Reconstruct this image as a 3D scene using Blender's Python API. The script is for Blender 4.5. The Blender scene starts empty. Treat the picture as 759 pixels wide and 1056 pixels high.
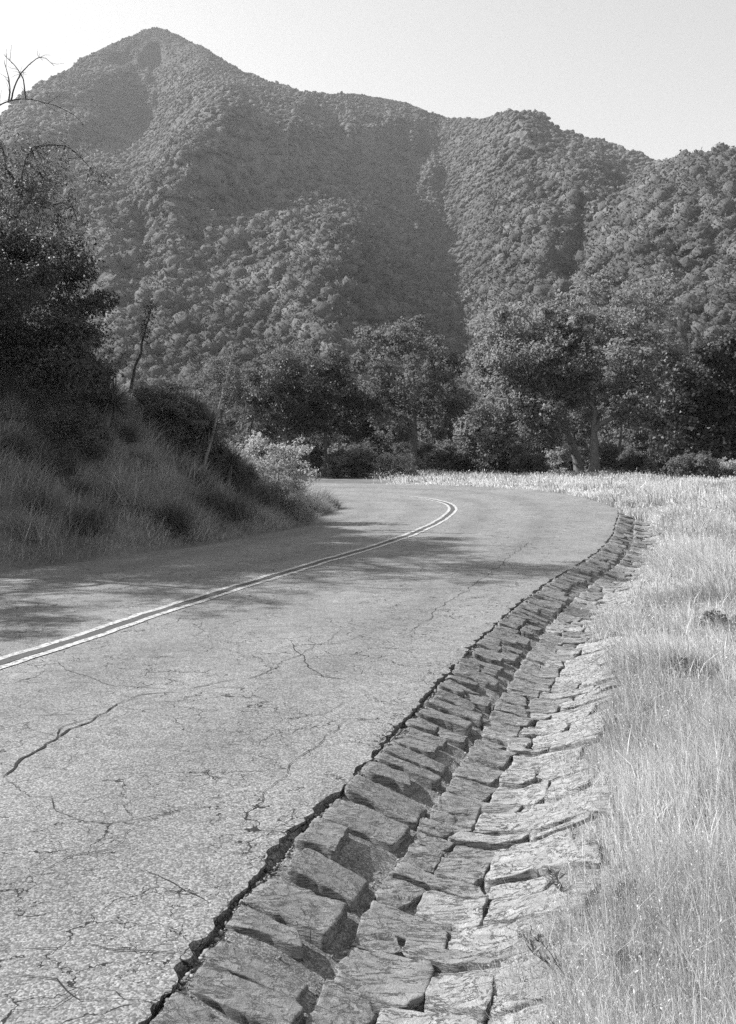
import bpy, math, numpy as np
from mathutils import Vector

C = bpy.context.scene.collection
SC = bpy.context.scene
PI = math.pi
F, CX, HY, CAM = 1000.0, 379.5, 470.0, 1.7          # focal length in photo pixels, centre, horizon row, eye height

# ------------------------------------------------------------------ helpers
def G(px, py, z=0.0):
    """ground point (x, y) at height z seen along photo pixel px, py"""
    d = (CAM - z) * F / (py - HY)
    return ((px - CX) * d / F, d)

def at(px, d):
    return (px - CX) * d / F

def smooth(a, b, x):
    t = np.clip((x - a) / (b - a), 0, 1)
    return t * t * (3 - 2 * t)

def _hash(ix, iy, iz, seed):
    h = (ix.astype(np.int64) * 374761393 + iy.astype(np.int64) * 668265263 + iz.astype(np.int64) * 2147483647 + seed * 974634547) & 0xffffffff
    h = ((h ^ (h >> 13)) * 1274126177) & 0xffffffff
    h = ((h ^ (h >> 16)) * 2246822519) & 0xffffffff
    h = h ^ (h >> 15)
    return (h & 0xffffff) / float(0xffffff)

def vnoise(x, y, z=None, seed=0):
    x = np.asarray(x, float); y = np.asarray(y, float)
    z = np.zeros_like(x) if z is None else np.asarray(z, float)
    ix, iy, iz = np.floor(x), np.floor(y), np.floor(z)
    fx, fy, fz = x - ix, y - iy, z - iz
    fx, fy, fz = [f * f * f * (f * (f * 6 - 15) + 10) for f in (fx, fy, fz)]
    r = 0
    for dx in (0, 1):
        wx = fx if dx else 1 - fx
        for dy in (0, 1):
            wy = fy if dy else 1 - fy
            for dz in (0, 1):
                wz = fz if dz else 1 - fz
                r = r + wx * wy * wz * _hash(ix + dx, iy + dy, iz + dz, seed)
    return r

def fbm(x, y, z=None, o=4, seed=0):
    a, f, r, n = 1.0, 1.0, 0.0, 0.0
    for i in range(o):
        r = r + a * vnoise(np.asarray(x) * f, np.asarray(y) * f, None if z is None else np.asarray(z) * f, seed + i * 17)
        n += a; a *= 0.5; f *= 2.03
    return r / n

def norm(v):
    return v / np.maximum(np.linalg.norm(v, axis=-1, keepdims=True), 1e-9)

def mesh(name, V, faces, mat=None, smooth_shade=False, mats=None, midx=None, attr=None):
    """faces: list of (M,k) index arrays; attr: per-face float array named tone"""
    V = np.ascontiguousarray(V, np.float32)
    faces = [np.ascontiguousarray(f, np.int32) for f in faces if len(f)]
    me = bpy.data.meshes.new(name)
    me.vertices.add(len(V)); me.vertices.foreach_set('co', V.ravel())
    loops = np.concatenate([f.ravel() for f in faces])
    tot = np.concatenate([np.full(len(f), f.shape[1], np.int32) for f in faces])
    start = np.concatenate([[0], np.cumsum(tot)[:-1]]).astype(np.int32)
    me.loops.add(len(loops)); me.loops.foreach_set('vertex_index', loops)
    me.polygons.add(len(tot)); me.polygons.foreach_set('loop_start', start); me.polygons.foreach_set('loop_total', tot)
    for m in (mats or ([mat] if mat else [])):
        me.materials.append(m)
    if midx is not None:
        me.polygons.foreach_set('material_index', np.ascontiguousarray(midx, np.int32))
    if smooth_shade:
        me.polygons.foreach_set('use_smooth', np.ones(len(tot), bool))
    if attr is not None:
        a = me.attributes.new('tone', 'FLOAT', 'FACE'); a.data.foreach_set('value', np.ascontiguousarray(attr, np.float32))
    me.update(calc_edges=True)
    return me

def link(name, me, parent=None, loc=None):
    o = bpy.data.objects.new(name, me); C.objects.link(o)
    if parent is not None: o.parent = parent
    if loc is not None: o.location = loc
    return o

def tag(o, label=None, cat=None, group=None, kind=None):
    for k, v in (('label', label), ('category', cat), ('group', group), ('kind', kind)):
        if v: o[k] = v
    return o

def thing(name, label, cat, loc, rz=0.0, scale=1.0, group=None):
    o = bpy.data.objects.new(name, None); C.objects.link(o)
    o.empty_display_size = 0.2
    o.location = loc; o.rotation_euler = (0, 0, rz); o.scale = (scale,) * 3
    return tag(o, label, cat, group)

def grid_faces(nr, nc, off=0):
    i = np.arange(nr - 1)[:, None] * nc + np.arange(nc - 1)[None, :]
    return (np.stack([i, i + 1, i + nc + 1, i + nc], -1).reshape(-1, 4) + off)

class Geo:
    """collects vertices and faces of several shapes for ONE mesh"""
    def __init__(s): s.V = []; s.Q = []; s.T = []; s.n = 0; s.tq = []; s.tt = []
    def add(s, V, Q=None, T=None, tone=0.5):
        V = np.asarray(V, float)
        s.V.append(V)
        if Q is not None and len(Q): s.Q.append(np.asarray(Q) + s.n); s.tq.append(np.broadcast_to(tone, (len(Q),)))
        if T is not None and len(T): s.T.append(np.asarray(T) + s.n); s.tt.append(np.broadcast_to(tone, (len(T),)))
        s.n += len(V)
    def build(s, name, mat, smooth_shade=False, attr=True):
        f = ([np.concatenate(s.Q)] if s.Q else []) + ([np.concatenate(s.T)] if s.T else [])
        a = np.concatenate([*s.tq, *s.tt]) if attr else None
        return mesh(name, np.concatenate(s.V), f, mat, smooth_shade, attr=a)

def tube(g, P, R, k=6, tone=0.5, cap=True):
    P = np.asarray(P, float); R = np.broadcast_to(np.asarray(R, float), (len(P),))
    T = norm(np.gradient(P, axis=0))
    ref = np.array([0.31, 0.95, 0.1]) if abs(T[0][2]) > 0.7 else np.array([0.1, 0.2, 0.97])
    A = norm(np.cross(T, ref)); B = np.cross(T, A)
    a = np.arange(k) / k * 2 * PI
    V = P[:, None] + R[:, None, None] * (np.cos(a)[None, :, None] * A[:, None] + np.sin(a)[None, :, None] * B[:, None])
    i = np.arange(len(P) - 1)[:, None] * k + np.arange(k)[None]
    j = np.arange(len(P) - 1)[:, None] * k + (np.arange(k)[None] + 1) % k
    Q = np.stack([i, j, j + k, i + k], -1).reshape(-1, 4)
    g.add(V.reshape(-1, 3), Q, None, tone)

# ------------------------------------------------------------------ materials (all neutral: the photograph is black and white)
class NT:
    def __init__(s, name):
        s.m = bpy.data.materials.new(name); s.m.use_nodes = True
        s.t = s.m.node_tree; s.t.nodes.clear()
        s.out = s.t.nodes.new('ShaderNodeOutputMaterial')
    def n(s, typ, props=None, **ins):
        nd = s.t.nodes.new('ShaderNode' + typ)
        for k, v in (props or {}).items(): setattr(nd, k, v)
        for k, v in ins.items():
            s.set(nd, k, v)
        return nd
    def set(s, nd, k, v):
        k = k.replace('_', ' ')
        sock = nd.inputs[int(k[1:])] if k[0] == 'i' and k[1:].isdigit() else nd.inputs[k]
        if hasattr(v, 'outputs'): s.t.links.new(v.outputs[0], sock)
        elif isinstance(v, bpy.types.NodeSocket): s.t.links.new(v, sock)
        elif sock.type == 'RGBA' and not isinstance(v, (tuple, list)): sock.default_value = (v, v, v, 1)
        else: sock.default_value = v
    def math(s, op, a, b=0.0, clamp=False):
        return s.n('Math', {'operation': op, 'use_clamp': clamp}, i0=a, i1=b)
    def ramp(s, x, a, b, lo=0.0, hi=1.0):
        return s.n('MapRange', {'clamp': True}, Value=x, From_Min=a, From_Max=b, To_Min=lo, To_Max=hi)
    def noise(s, vec, scale, detail=4, rough=0.5, dist=0.0):
        return s.n('TexNoise', None, Vector=vec, Scale=scale, Detail=detail, Roughness=rough, Distortion=dist)
    def mapping(s, vec, scale=(1, 1, 1), rot=(0, 0, 0)):
        return s.n('Mapping', None, Vector=vec, Scale=scale, Rotation=rot)
    def coord(s): return s.n('TexCoord').outputs['Object']
    def mix(s, f, a, b):
        nd = s.n('Mix', {'data_type': 'FLOAT'})
        for k, v in ((0, f), (2, a), (3, b)):
            sock = nd.inputs[k]
            if hasattr(v, 'outputs'): s.t.links.new(v.outputs[0], sock)
            elif isinstance(v, bpy.types.NodeSocket): s.t.links.new(v, sock)
            else: sock.default_value = v
        return nd
    def finish(s, col, rough=0.9, spec=0.2, bump=None, bstr=0.5, bdist=0.01, transl=0.0):
        p = s.n('BsdfPrincipled', None, Base_Color=col, Roughness=rough)
        p.inputs['Specular IOR Level'].default_value = spec
        if bump is not None:
            b = s.n('Bump', None, Height=bump, Strength=bstr, Distance=bdist)
            s.t.links.new(b.outputs[0], p.inputs['Normal'])
        sh = p
        if transl:
            tr = s.n('BsdfTranslucent', None, Color=col)
            sh = s.n('MixShader', None, Fac=transl, i1=p.outputs[0], i2=tr.outputs[0])
        s.t.links.new(sh.outputs[0], s.out.inputs['Surface'])
        return s.m

def leaf_mat(name, lo, hi, transl=0.35, rough=0.5, spec=0.35):
    t = NT(name)
    r = t.n('NewGeometry').outputs['Random Per Island']
    a = t.n('Attribute', {'attribute_name': 'tone'}).outputs['Fac']
    v = t.math('ADD', t.math('MULTIPLY', r, 0.55), t.math('MULTIPLY', a, 0.45))
    return t.finish(t.ramp(v, 0, 1, lo, hi), rough, spec, transl=transl)

def brush_mat():
    t = NT('chaparral foliage'); co = t.coord()
    r = t.n('NewGeometry').outputs['Random Per Island']; a = t.n('Attribute', {'attribute_name': 'tone'}).outputs['Fac']
    v = t.math('ADD', t.math('MULTIPLY', r, 0.5), t.math('MULTIPLY', a, 0.5))
    n = t.noise(co, 1.1, 4, 0.75)
    col = t.math('MULTIPLY', t.ramp(v, 0.1, 0.9, 0.07, 0.19), t.ramp(n, 0.3, 0.7, 0.7, 1.3))
    return t.finish(col, 0.9, 0.1, n, 1.0, 1.2)

def asphalt_mat():
    t = NT('weathered asphalt'); co = t.coord()
    agg = t.n('TexVoronoi', {'feature': 'F1'}, Vector=co, Scale=125.0)
    sep = t.n('SeparateColor', None, Color=agg.outputs['Color'])
    peb = t.ramp(t.math('POWER', sep.outputs[0], 1.5), 0, 1, 0.115, 0.33)
    gap = t.ramp(t.noise(co, 160.0, 3, 0.7), 0.35, 0.65, 0.68, 1.22)
    base = t.math('MULTIPLY', peb, gap)
    big = t.noise(co, 0.55, 5, 0.6)
    mid = t.noise(co, 7.0, 5, 0.65)
    base = t.math('MULTIPLY', base, t.ramp(big, 0.3, 0.7, 0.88, 1.14))
    base = t.math('MULTIPLY', base, t.ramp(mid, 0.3, 0.7, 0.86, 1.14))
    lat = t.n('Attribute', {'attribute_name': 'lat'}).outputs['Fac']
    wob0 = t.math('ADD', lat, t.math('MULTIPLY', t.math('SUBTRACT', t.noise(co, 0.5, 3), 0.5), 0.9))
    trk = t.math('ABSOLUTE', t.math('SUBTRACT', t.math('ABSOLUTE', t.math('SUBTRACT', t.math('ABSOLUTE', wob0), 1.75)), 0.8))
    base = t.math('MULTIPLY', base, t.ramp(trk, 0.05, 0.5, 0.88, 1.05))        # polished wheel tracks
    oil = t.math('MULTIPLY', t.ramp(t.math('ABSOLUTE', t.math('SUBTRACT', t.math('ABSOLUTE', wob0), 1.75)), 0.0, 0.45, 1.0, 0.0), t.ramp(t.noise(co, 1.7, 4, 0.6), 0.5, 0.7))
    base = t.math('MULTIPLY', base, t.ramp(oil, 0, 1, 1.0, 0.80))              # drips along the middle of the lane
    # patches of worn, paler surface
    pt = t.noise(t.mapping(co, (1.6, 0.7, 1), (0, 0, 0.29)), 1.5, 6, 0.6)
    base = t.math('MULTIPLY', base, t.ramp(pt, 0.62, 0.66, 1.0, 1.17))
    # alligator cracking
    wob = t.noise(co, 5.0, 4, 0.6).outputs['Color']
    wv = t.n('VectorMath', {'operation': 'SCALE'}, i0=wob)
    wv.inputs['Scale'].default_value = 0.24
    v2 = t.n('VectorMath', {'operation': 'ADD'}, i0=co, i1=wv.outputs[0])
    cr = t.n('TexVoronoi', {'feature': 'DISTANCE_TO_EDGE'}, Vector=t.mapping(v2.outputs[0], (1.0, 1.5, 1), (0, 0, 0.25)), Scale=2.3)
    cr2 = t.n('TexVoronoi', {'feature': 'DISTANCE_TO_EDGE'}, Vector=v2.outputs[0], Scale=7.5)
    wid = t.ramp(t.noise(co, 3.0, 4, 0.7), 0.38, 0.72, 0.001, 0.017)
    msk = t.ramp(t.noise(co, 0.8, 3), 0.36, 0.48)
    c1 = t.math('MULTIPLY', t.math('LESS_THAN', cr.outputs['Distance'], wid), msk)
    msk2 = t.ramp(t.noise(co, 1.1, 3, 0.5, 0.4), 0.50, 0.60)
    msk2 = t.math('MAXIMUM', msk2, t.math('MULTIPLY', t.ramp(lat, 1.4, 2.6), t.ramp(t.noise(co, 1.6, 3), 0.40, 0.52)))
    c2 = t.math('MULTIPLY', t.math('LESS_THAN', cr2.outputs['Distance'], t.math('MULTIPLY', wid, 1.3)), msk2)
    crk = t.math('MAXIMUM', c1, c2)
    col = t.mix(t.math('MULTIPLY', crk, 0.93), base, 0.018)
    h = t.math('SUBTRACT', t.math('SUBTRACT', t.math('MULTIPLY', sep.outputs[0], 0.5), agg.outputs['Distance']), t.math('MULTIPLY', crk, 1.5))
    return t.finish(col, 0.92, 0.15, h, 0.45, 0.003)

def plain_mat(name, lo, hi, scale=30, rough=0.9, bstr=0.5, bdist=0.01, stretch=(1, 1, 1), detail=6, spec=0.2):
    t = NT(name); co = t.coord()
    n = t.noise(t.mapping(co, stretch), scale, detail, 0.65)
    return t.finish(t.ramp(n, 0.3, 0.7, lo, hi), rough, spec, n, bstr, bdist)

def paint_mat():
    t = NT('worn road paint'); co = t.coord()
    agg = t.n('TexVoronoi', {'feature': 'F1'}, Vector=co, Scale=85.0)
    w = t.noise(co, 22.0, 6, 0.7)
    wear = t.math('LESS_THAN', w, 0.47)
    col = t.mix(wear, t.ramp(t.noise(co, 2.0, 3), 0.3, 0.7, 0.40, 0.53), 0.2)
    return t.finish(col, 0.7, 0.3, agg.outputs['Distance'], 0.5, 0.005)

def slate_mat(name, lo, hi):
    t = NT(name); co = t.coord()
    isl = t.n('NewGeometry').outputs['Random Per Island']
    mp = t.mapping(co, (9.0, 22, 50), (0, 0, 0.22))
    st = t.noise(mp, 1.0, 7, 0.68, 0.6)
    fine = t.noise(co, 120.0, 5, 0.7)
    blot = t.noise(co, 9.0, 5, 0.6)
    col = t.ramp(isl, 0, 1, lo, hi)
    col = t.math('MULTIPLY', col, t.ramp(st, 0.3, 0.7, 0.76, 1.2))
    col = t.math('MULTIPLY', col, t.ramp(fine, 0.3, 0.7, 0.82, 1.18))
    col = t.math('MULTIPLY', col, t.ramp(blot, 0.3, 0.7, 0.78, 1.18))
    lich = t.ramp(t.noise(co, 26.0, 4, 0.6), 0.63, 0.68)
    col = t.mix(t.math('MULTIPLY', lich, 0.35), col, 0.42)
    cv = t.noise(t.mapping(co, (3.4, 15, 40), (0, 0, 0.20)), 1.0, 7, 0.68, 0.5)
    line = t.math('MULTIPLY', t.ramp(t.math('ABSOLUTE', t.math('SUBTRACT', cv, 0.5)), 0.0, 0.022, 1.0, 0.0), t.ramp(blot, 0.36, 0.52))
    col = t.mix(t.math('MULTIPLY', line, 0.6), col, 0.03)
    h = t.math('SUBTRACT', t.math('ADD', t.math('MULTIPLY', st, 1.0), t.math('MULTIPLY', fine, 0.3)), t.math('MULTIPLY', line, 0.6))
    return t.finish(col, 0.72, 0.35, h, 1.0, 0.022)

def grit_mat():
    t = NT('gritty mortar'); co = t.coord()
    v = t.n('TexVoronoi', {'feature': 'F1'}, Vector=co, Scale=150.0)
    sep = t.n('SeparateColor', None, Color=v.outputs['Color'])
    n = t.noise(co, 9.0, 6, 0.65); f = t.noise(co, 150.0, 5, 0.75)
    col = t.math('MULTIPLY', t.ramp(t.math('POWER', sep.outputs[0], 2.0), 0, 1, 0.14, 0.42), t.ramp(n, 0.3, 0.7, 0.55, 1.15))
    col = t.math('MULTIPLY', col, t.ramp(f, 0.3, 0.7, 0.7, 1.25))
    return t.finish(col, 0.95, 0.15, t.math('ADD', t.math('MULTIPLY', n, 1.2), t.math('MULTIPLY', f, 0.5)), 0.9, 0.014)

def ground_mat():
    t = NT('dry ground'); co = t.coord()
    a = t.noise(co, 0.35, 6, 0.6); b = t.noise(co, 9.0, 6, 0.7); c = t.noise(co, 70.0, 4, 0.7)
    col = t.math('MULTIPLY', t.ramp(a, 0.3, 0.7, 0.11, 0.20), t.ramp(b, 0.3, 0.7, 0.75, 1.2))
    col = t.math('MULTIPLY', col, t.ramp(c, 0.3, 0.7, 0.75, 1.2))
    return t.finish(col, 0.95, 0.1, b, 0.6, 0.05)

def mountain_mat():
    t = NT('rocky mountainside'); co = t.coord()
    a = t.noise(co, 0.012, 6, 0.6); b = t.noise(t.mapping(co, (1, 1, 0.35)), 0.12, 7, 0.7)
    col = t.math('MULTIPLY', t.ramp(a, 0.3, 0.7, 0.06, 0.11), t.ramp(b, 0.3, 0.7, 0.6, 1.5))
    rock = t.n('Attribute', {'attribute_name': 'rock'}).outputs['Fac']
    face = t.noise(t.mapping(co, (1, 1, .3)), 0.17, 8, 0.8)
    col = t.mix(rock, col, t.ramp(face, 0.35, 0.65, 0.07, 0.30))
    return t.finish(col, 0.95, 0.1, t.math('ADD', b, t.math('MULTIPLY', face, rock)), 1.0, 6.0)

def bark_mat(name, lo, hi):
    t = NT(name); co = t.coord()
    n = t.noise(t.mapping(co, (9, 9, 2.0)), 1.6, 6, 0.7)
    return t.finish(t.ramp(n, 0.3, 0.7, lo, hi), 0.95, 0.1, n, 0.9, 0.04)

M = dict(
    asphalt=asphalt_mat(), paint=paint_mat(), kerbslate=slate_mat('dark kerb slate', .10, .32), slate=slate_mat('layered slate', .13, .34), paleslate=slate_mat('pale weathered slate', .22, .42), grit=grit_mat(), ground=ground_mat(), mountain=mountain_mat(),
    seal=plain_mat('dark sealed strip', 0.05, 0.12, 60), crack=plain_mat('open crack', 0.018, 0.035, 60),
    pebble=leaf_mat('loose gravel', 0.06, 0.38, 0.0, 0.9, 0.2),
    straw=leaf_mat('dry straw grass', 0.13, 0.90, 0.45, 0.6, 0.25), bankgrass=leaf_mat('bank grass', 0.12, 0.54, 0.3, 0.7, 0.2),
    oak=leaf_mat('oak leaves', 0.09, 0.26, 0.5, 0.6, 0.2), oaklight=leaf_mat('sun-painted oak leaves', 0.15, 0.38, 0.5, 0.6, 0.2), bankoak=leaf_mat('bank oak leaves', 0.10, 0.29, 0.4, 0.55, 0.25), nearoak=leaf_mat('near oak leaves', 0.04, 0.12, 0.35, 0.5, 0.3), dark=leaf_mat('dark oak leaves', 0.03, 0.085, 0.25, 0.5, 0.3),  # the brighter oak leaf copy has sunlight put into its colour
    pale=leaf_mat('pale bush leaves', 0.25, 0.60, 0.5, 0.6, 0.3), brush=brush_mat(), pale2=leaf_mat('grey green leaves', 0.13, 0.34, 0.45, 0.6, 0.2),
    yucca=leaf_mat('yucca blades', 0.05, 0.16, 0.15, 0.5, 0.35), herb=leaf_mat('weed leaves', 0.08, 0.22, 0.3, 0.5, 0.3),
    bark=bark_mat('oak bark', 0.045, 0.15), sunbark=bark_mat('sun-painted oak bark', 0.09, 0.26), stalk=bark_mat('dead stalk', 0.17, 0.34), shadestalk=bark_mat('shade-painted dead stalk', 0.03, 0.07), twig=bark_mat('grey twigs', 0.10, 0.22),  # lighter oak bark carries painted sunlight, darker stalk carries painted shade
)

# ------------------------------------------------------------------ road geometry
def catmull(P, step=0.25):
    P = np.array(P, float); out = []
    for i in range(len(P) - 1):
        p0, p1, p2, p3 = P[max(i - 1, 0)], P[i], P[i + 1], P[min(i + 2, len(P) - 1)]
        n = max(2, int(np.linalg.norm(p2 - p1) / step))
        t = np.linspace(0, 1, n, endpoint=False)[:, None]
        out.append(0.5 * (2 * p1 + (p2 - p0) * t + (2 * p0 - 5 * p1 + 4 * p2 - p3) * t ** 2 + (3 * p1 - p0 - 3 * p2 + p3) * t ** 3))
    out.append(P[-1:])
    return np.concatenate(out)

CL = catmull([(-11.2, -20), (-8.2, -10), (-5.25, 0), (-3.72, 5.0), (-2.96, 7.7), (-1.9, 11.5), (-0.85, 14.9), (0.2, 18.1), (1.3, 22.2),
              (2.15, 26.4), (2.62, 30.0), (2.5, 33.4), (1.6, 36.6), (-0.4, 39.2), (-3.5, 41.2), (-7.5, 42.4), (-13, 43.0), (-25, 43.0), (-45, 41)])
for _ in range(6):                                            # even out the curvature
    CL[1:-1] = 0.25 * CL[:-2] + 0.5 * CL[1:-1] + 0.25 * CL[2:]
SEG = CL[1:] - CL[:-1]; SL = np.linalg.norm(SEG, axis=1); CS = np.concatenate([[0], np.cumsum(SL)])
LT = CS[-1]

def frame(s):
    s = np.asarray(s, float)
    x = np.interp(s, CS, CL[:, 0]); y = np.interp(s, CS, CL[:, 1])
    e = 0.4
    dx = np.interp(s + e, CS, CL[:, 0]) - np.interp(s - e, CS, CL[:, 0]); dy = np.interp(s + e, CS, CL[:, 1]) - np.interp(s - e, CS, CL[:, 1])
    l = np.hypot(dx, dy)
    return x, y, dy / l, -dx / l                               # point and the normal to the right

def lateral(x, y):
    x = np.asarray(x, float).ravel(); y = np.asarray(y, float).ravel()
    S = np.empty_like(x); D = np.empty_like(x)
    A = CL[:-1:2]; B = CL[2::2]
    if len(B) < len(A): B = np.concatenate([B, CL[-1:]])
    sA = CS[:-1:2]; AB = B - A; L2 = (AB ** 2).sum(1)
    for k in range(0, len(x), 20000):
        px = x[k:k + 20000, None]; py = y[k:k + 20000, None]
        t = np.clip(((px - A[:, 0]) * AB[:, 0] + (py - A[:, 1]) * AB[:, 1]) / L2, 0, 1)
        qx = px - A[:, 0] - t * AB[:, 0]; qy = py - A[:, 1] - t * AB[:, 1]
        d2 = qx * qx + qy * qy; j = d2.argmin(1); r = np.arange(len(j))
        cross = AB[j, 0] * qy[r, j] - AB[j, 1] * qx[r, j]
        S[k:k + 20000] = sA[j] + t[r, j] * np.sqrt(L2[j]); D[k:k + 20000] = np.sqrt(d2[r, j]) * np.where(cross > 0, -1, 1)
    return S, D

_er = [G(158, 1046), G(184, 998), G(232, 940), G(284, 877), G(337, 824), G(398, 766), G(447, 707), G(495, 655), G(542, 615), G(580, 591), G(613, 565), G(640, 543)]
_s, _d = lateral([p[0] for p in _er], [p[1] for p in _er])
ES = np.concatenate([[0], _s, [_s[-1] + 4, _s[-1] + 12, LT]]); ED = np.concatenate([[_d[0]], _d, [4.7, 4.6, 4.2]])
ED[1:-3] = np.convolve(np.pad(ED[1:-3], 1, 'edge'), [.25, .5, .25], 'valid')
_el = [G(0, 591), G(105, 577), G(211, 563), G(316, 544)]
_s2, _d2 = lateral([p[0] for p in _el], [p[1] for p in _el])
LS = np.concatenate([[0, _s2[0] - 6], _s2, [_s2[-1] + 4, LT]]); LD = np.concatenate([[3.8, 3.9], -_d2, [3.45, 3.5]])
def wr(s): return np.interp(s, ES, ED)
def wl(s): return np.interp(s, LS, LD)
S0 = lateral([-5.25], [0])[0][0]                              # station beside the camera
SR = S0 + 22.0                                                # where the curve starts to bank
def zr(s): return 0.43 * smooth(SR - 1, SR + 18, np.asarray(s, float))
def zc(s): return 0.12 * smooth(SR - 1, SR + 18, np.asarray(s, float))
def zl(s): return 0.0 * np.asarray(s, float)
def road_z(s, d):
    d = np.asarray(d, float)
    return np.where(d > 0, zc(s) + (zr(s) - zc(s)) * d / wr(s), zc(s) + (zl(s) - zc(s)) * -d / wl(s)) + 0.03 * (1 - np.clip(np.abs(d) / 3.5, 0, 1.2) ** 2) - 0.0

GS0, GS1 = S0 - 1.0, S0 + 29.5                                # gutter from / to
GW = 1.25
def gut(t):                                                   # gutter cross-section below the road edge
    return np.interp(t, [-0.1, 0.0, 0.05, 0.40, 0.44, 0.62, 0.8, 1.0, 1.25, 1.5], [-.02, -.006, -.010, -.136, -.143, -.188, -.192, -.140, -.035, -.02])
def gfade(s): return 1 - smooth(GS1 - 2, GS1 + 1.5, np.asarray(s, float))

def terrain(x, y):
    shp = np.shape(x)
    x = np.asarray(x, float).ravel(); y = np.asarray(y, float).ravel()
    s, d = lateral(x, y)
    er = d - wr(s); el = -d - wl(s)
    nb = fbm(x * 0.25, y * 0.25, o=3, seed=3) - 0.5; nf = fbm(x * 1.3, y * 1.3, o=3, seed=8) - 0.5
    # right: gutter, then the meadow
    g = gut(np.clip(er, 0, 1.5)) * gfade(s)
    mead = zr(s) * np.exp(-np.clip(er, 0, None) / 60) + 0.25 * nb * smooth(1.5, 8, er) + 0.05 * nf * smooth(1.4, 2, er) - 0.05 + 0.07 * smooth(1.3, 3, er)
    mead = mead + 0.35 * smooth(50, 85, y) + 0.022 * np.clip(y - 80, 0, 120)
    R = np.where(er < 1.35, zr(s) + g - 0.13, mead)
    # left: cut bank that rises from the road
    e = np.clip(el, 0, None)
    soft = 1 + .06 * smooth(S0 + 14, S0 + 20, s) - 0.66 * smooth(S0 + 21.5, S0 + 30, s)
    bank = 3.5 * soft * (smooth(-1.2, 5.2, e) - smooth(-1.2, 5.2, 0)) + 0.13 * np.clip(e - 3.6, 0, 30)
    bank = bank + (0.75 * nb + 0.3 * nf) * smooth(0.2, 2.5, e) - 0.05
    Lf = zl(s) + bank
    z = np.where(er > 0, R, np.where(el > 0, Lf, road_z(s, d) - 0.14))
    return z.reshape(shp)

def ground_axis(lo, hi, fine, step):
    mid = np.arange(fine[0], fine[1] + 1e-6, step)
    up = [mid[-1]]; st = step
    while up[-1] < hi: st *= 1.12; up.append(up[-1] + st)
    dn = [mid[0]]; st = step
    while dn[-1] > lo: st *= 1.12; dn.append(dn[-1] - st)
    return np.array(dn[:0:-1] + list(mid) + up[1:])
gx = ground_axis(-2300, 2300, (-14, 16), 0.18); gy = ground_axis(-200, 2400, (1, 50), 0.2)
GX, GY = np.meshgrid(gx, gy)
GZ = terrain(GX, GY)
ground = link('ground', mesh('ground', np.stack([GX, GY, GZ], -1).reshape(-1, 3), [grid_faces(len(gy), len(gx))], M['ground'], True))
tag(ground, kind='structure')

# road sheet, its right rim broken away along the gutter
def stations(a, b):
    near = np.arange(a, S0 + 11.98, 0.025); far = np.arange(S0 + 12.05, b, 0.12)
    return np.concatenate([np.arange(2, a - .2, 0.5), near, far])
st = stations(S0 + 0.8, LT - 1)
nc = 46
un = np.concatenate([np.linspace(-1, 0, 14), np.linspace(0, 1, nc - 13) ** 0.6 ])
un = np.unique(un); nc = len(un)
x, y, nx, ny = frame(st)
W_R = wr(st); W_L = wl(st) + 0.25
rag = (fbm(st * 6, st * 0 + 3.3, o=4, seed=5) - 0.5) * 0.06 + (fbm(st * 22, st * 0 + 1, o=3, seed=9) - 0.5) * 0.05 - 0.004
bite = np.clip(fbm(st * 1.5, st * 0 + 7.7, o=2, seed=15) - 0.6, 0, 1) * 0.15 + np.clip(vnoise(st * 13, st * 0 + 2.2, seed=16) - 0.5, 0, 1) * 0.06
D = np.where(un[None] < 0, un[None] * W_L[:, None], un[None] * (W_R + rag - bite)[:, None])
X = x[:, None] + nx[:, None] * D; Y = y[:, None] + ny[:, None] * D
Z = road_z(st[:, None], D) + (fbm(X * 0.9, Y * 0.9, o=3, seed=21) - 0.5) * 0.022
V = np.stack([X, Y, Z], -1)
V[:, -1, 2] -= 0.004
drop = V[:, -1:].copy(); drop[:, :, 2] -= 0.11; drop[:, 0, 0] -= nx * 0.03; drop[:, 0, 1] -= ny * 0.03
road = link('road', mesh('road', np.concatenate([V.reshape(-1, 3), np.stack([V[:, -1], drop[:, 0]], 1).reshape(-1, 3)]), [grid_faces(len(st), nc)[:, ::-1], grid_faces(len(st), 2, V.shape[0] * nc)[:, ::-1]], M['asphalt'], True)); tag(road, kind='structure')
_a = road.data.attributes.new('lat', 'FLOAT', 'POINT'); _a.data.foreach_set('value', np.concatenate([D.ravel(), np.repeat(D[:, -1], 2)]).astype(np.float32))

def road_surface(px, py):
    s, d = lateral(px, py)
    return road_z(s, d) + (fbm(np.asarray(px) * 0.9, np.asarray(py) * 0.9, o=3, seed=21) - 0.5) * 0.022

def ribbon(a, b, m, name, lift):
    ss = np.arange(4, S0 + 38.6, 0.12); x, y, nx, ny = frame(ss)
    cols = np.linspace(a, b, 4)
    jit = (vnoise(ss * 5, ss * 0, seed=int(abs(a) * 1000)) - 0.5) * 0.022
    D = cols[None] + jit[:, None]
    X = x[:, None] + nx[:, None] * D; Y = y[:, None] + ny[:, None] * D
    Z = road_surface(X.ravel(), Y.ravel()).reshape(X.shape) + lift
    o = link(name, mesh(name, np.stack([X, Y, Z], -1).reshape(-1, 3), [grid_faces(len(ss), 4)[:, ::-1]], m, True))
    return tag(o, kind='structure')
ribbon(-0.145, -0.062, M['paint'], 'road_marking', 0.006)
ribbon(0.062, 0.145, M['paint'], 'road_marking', 0.006)
ribbon(-0.058, 0.058, M['seal'], 'road_sealant_strip', 0.005)

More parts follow.
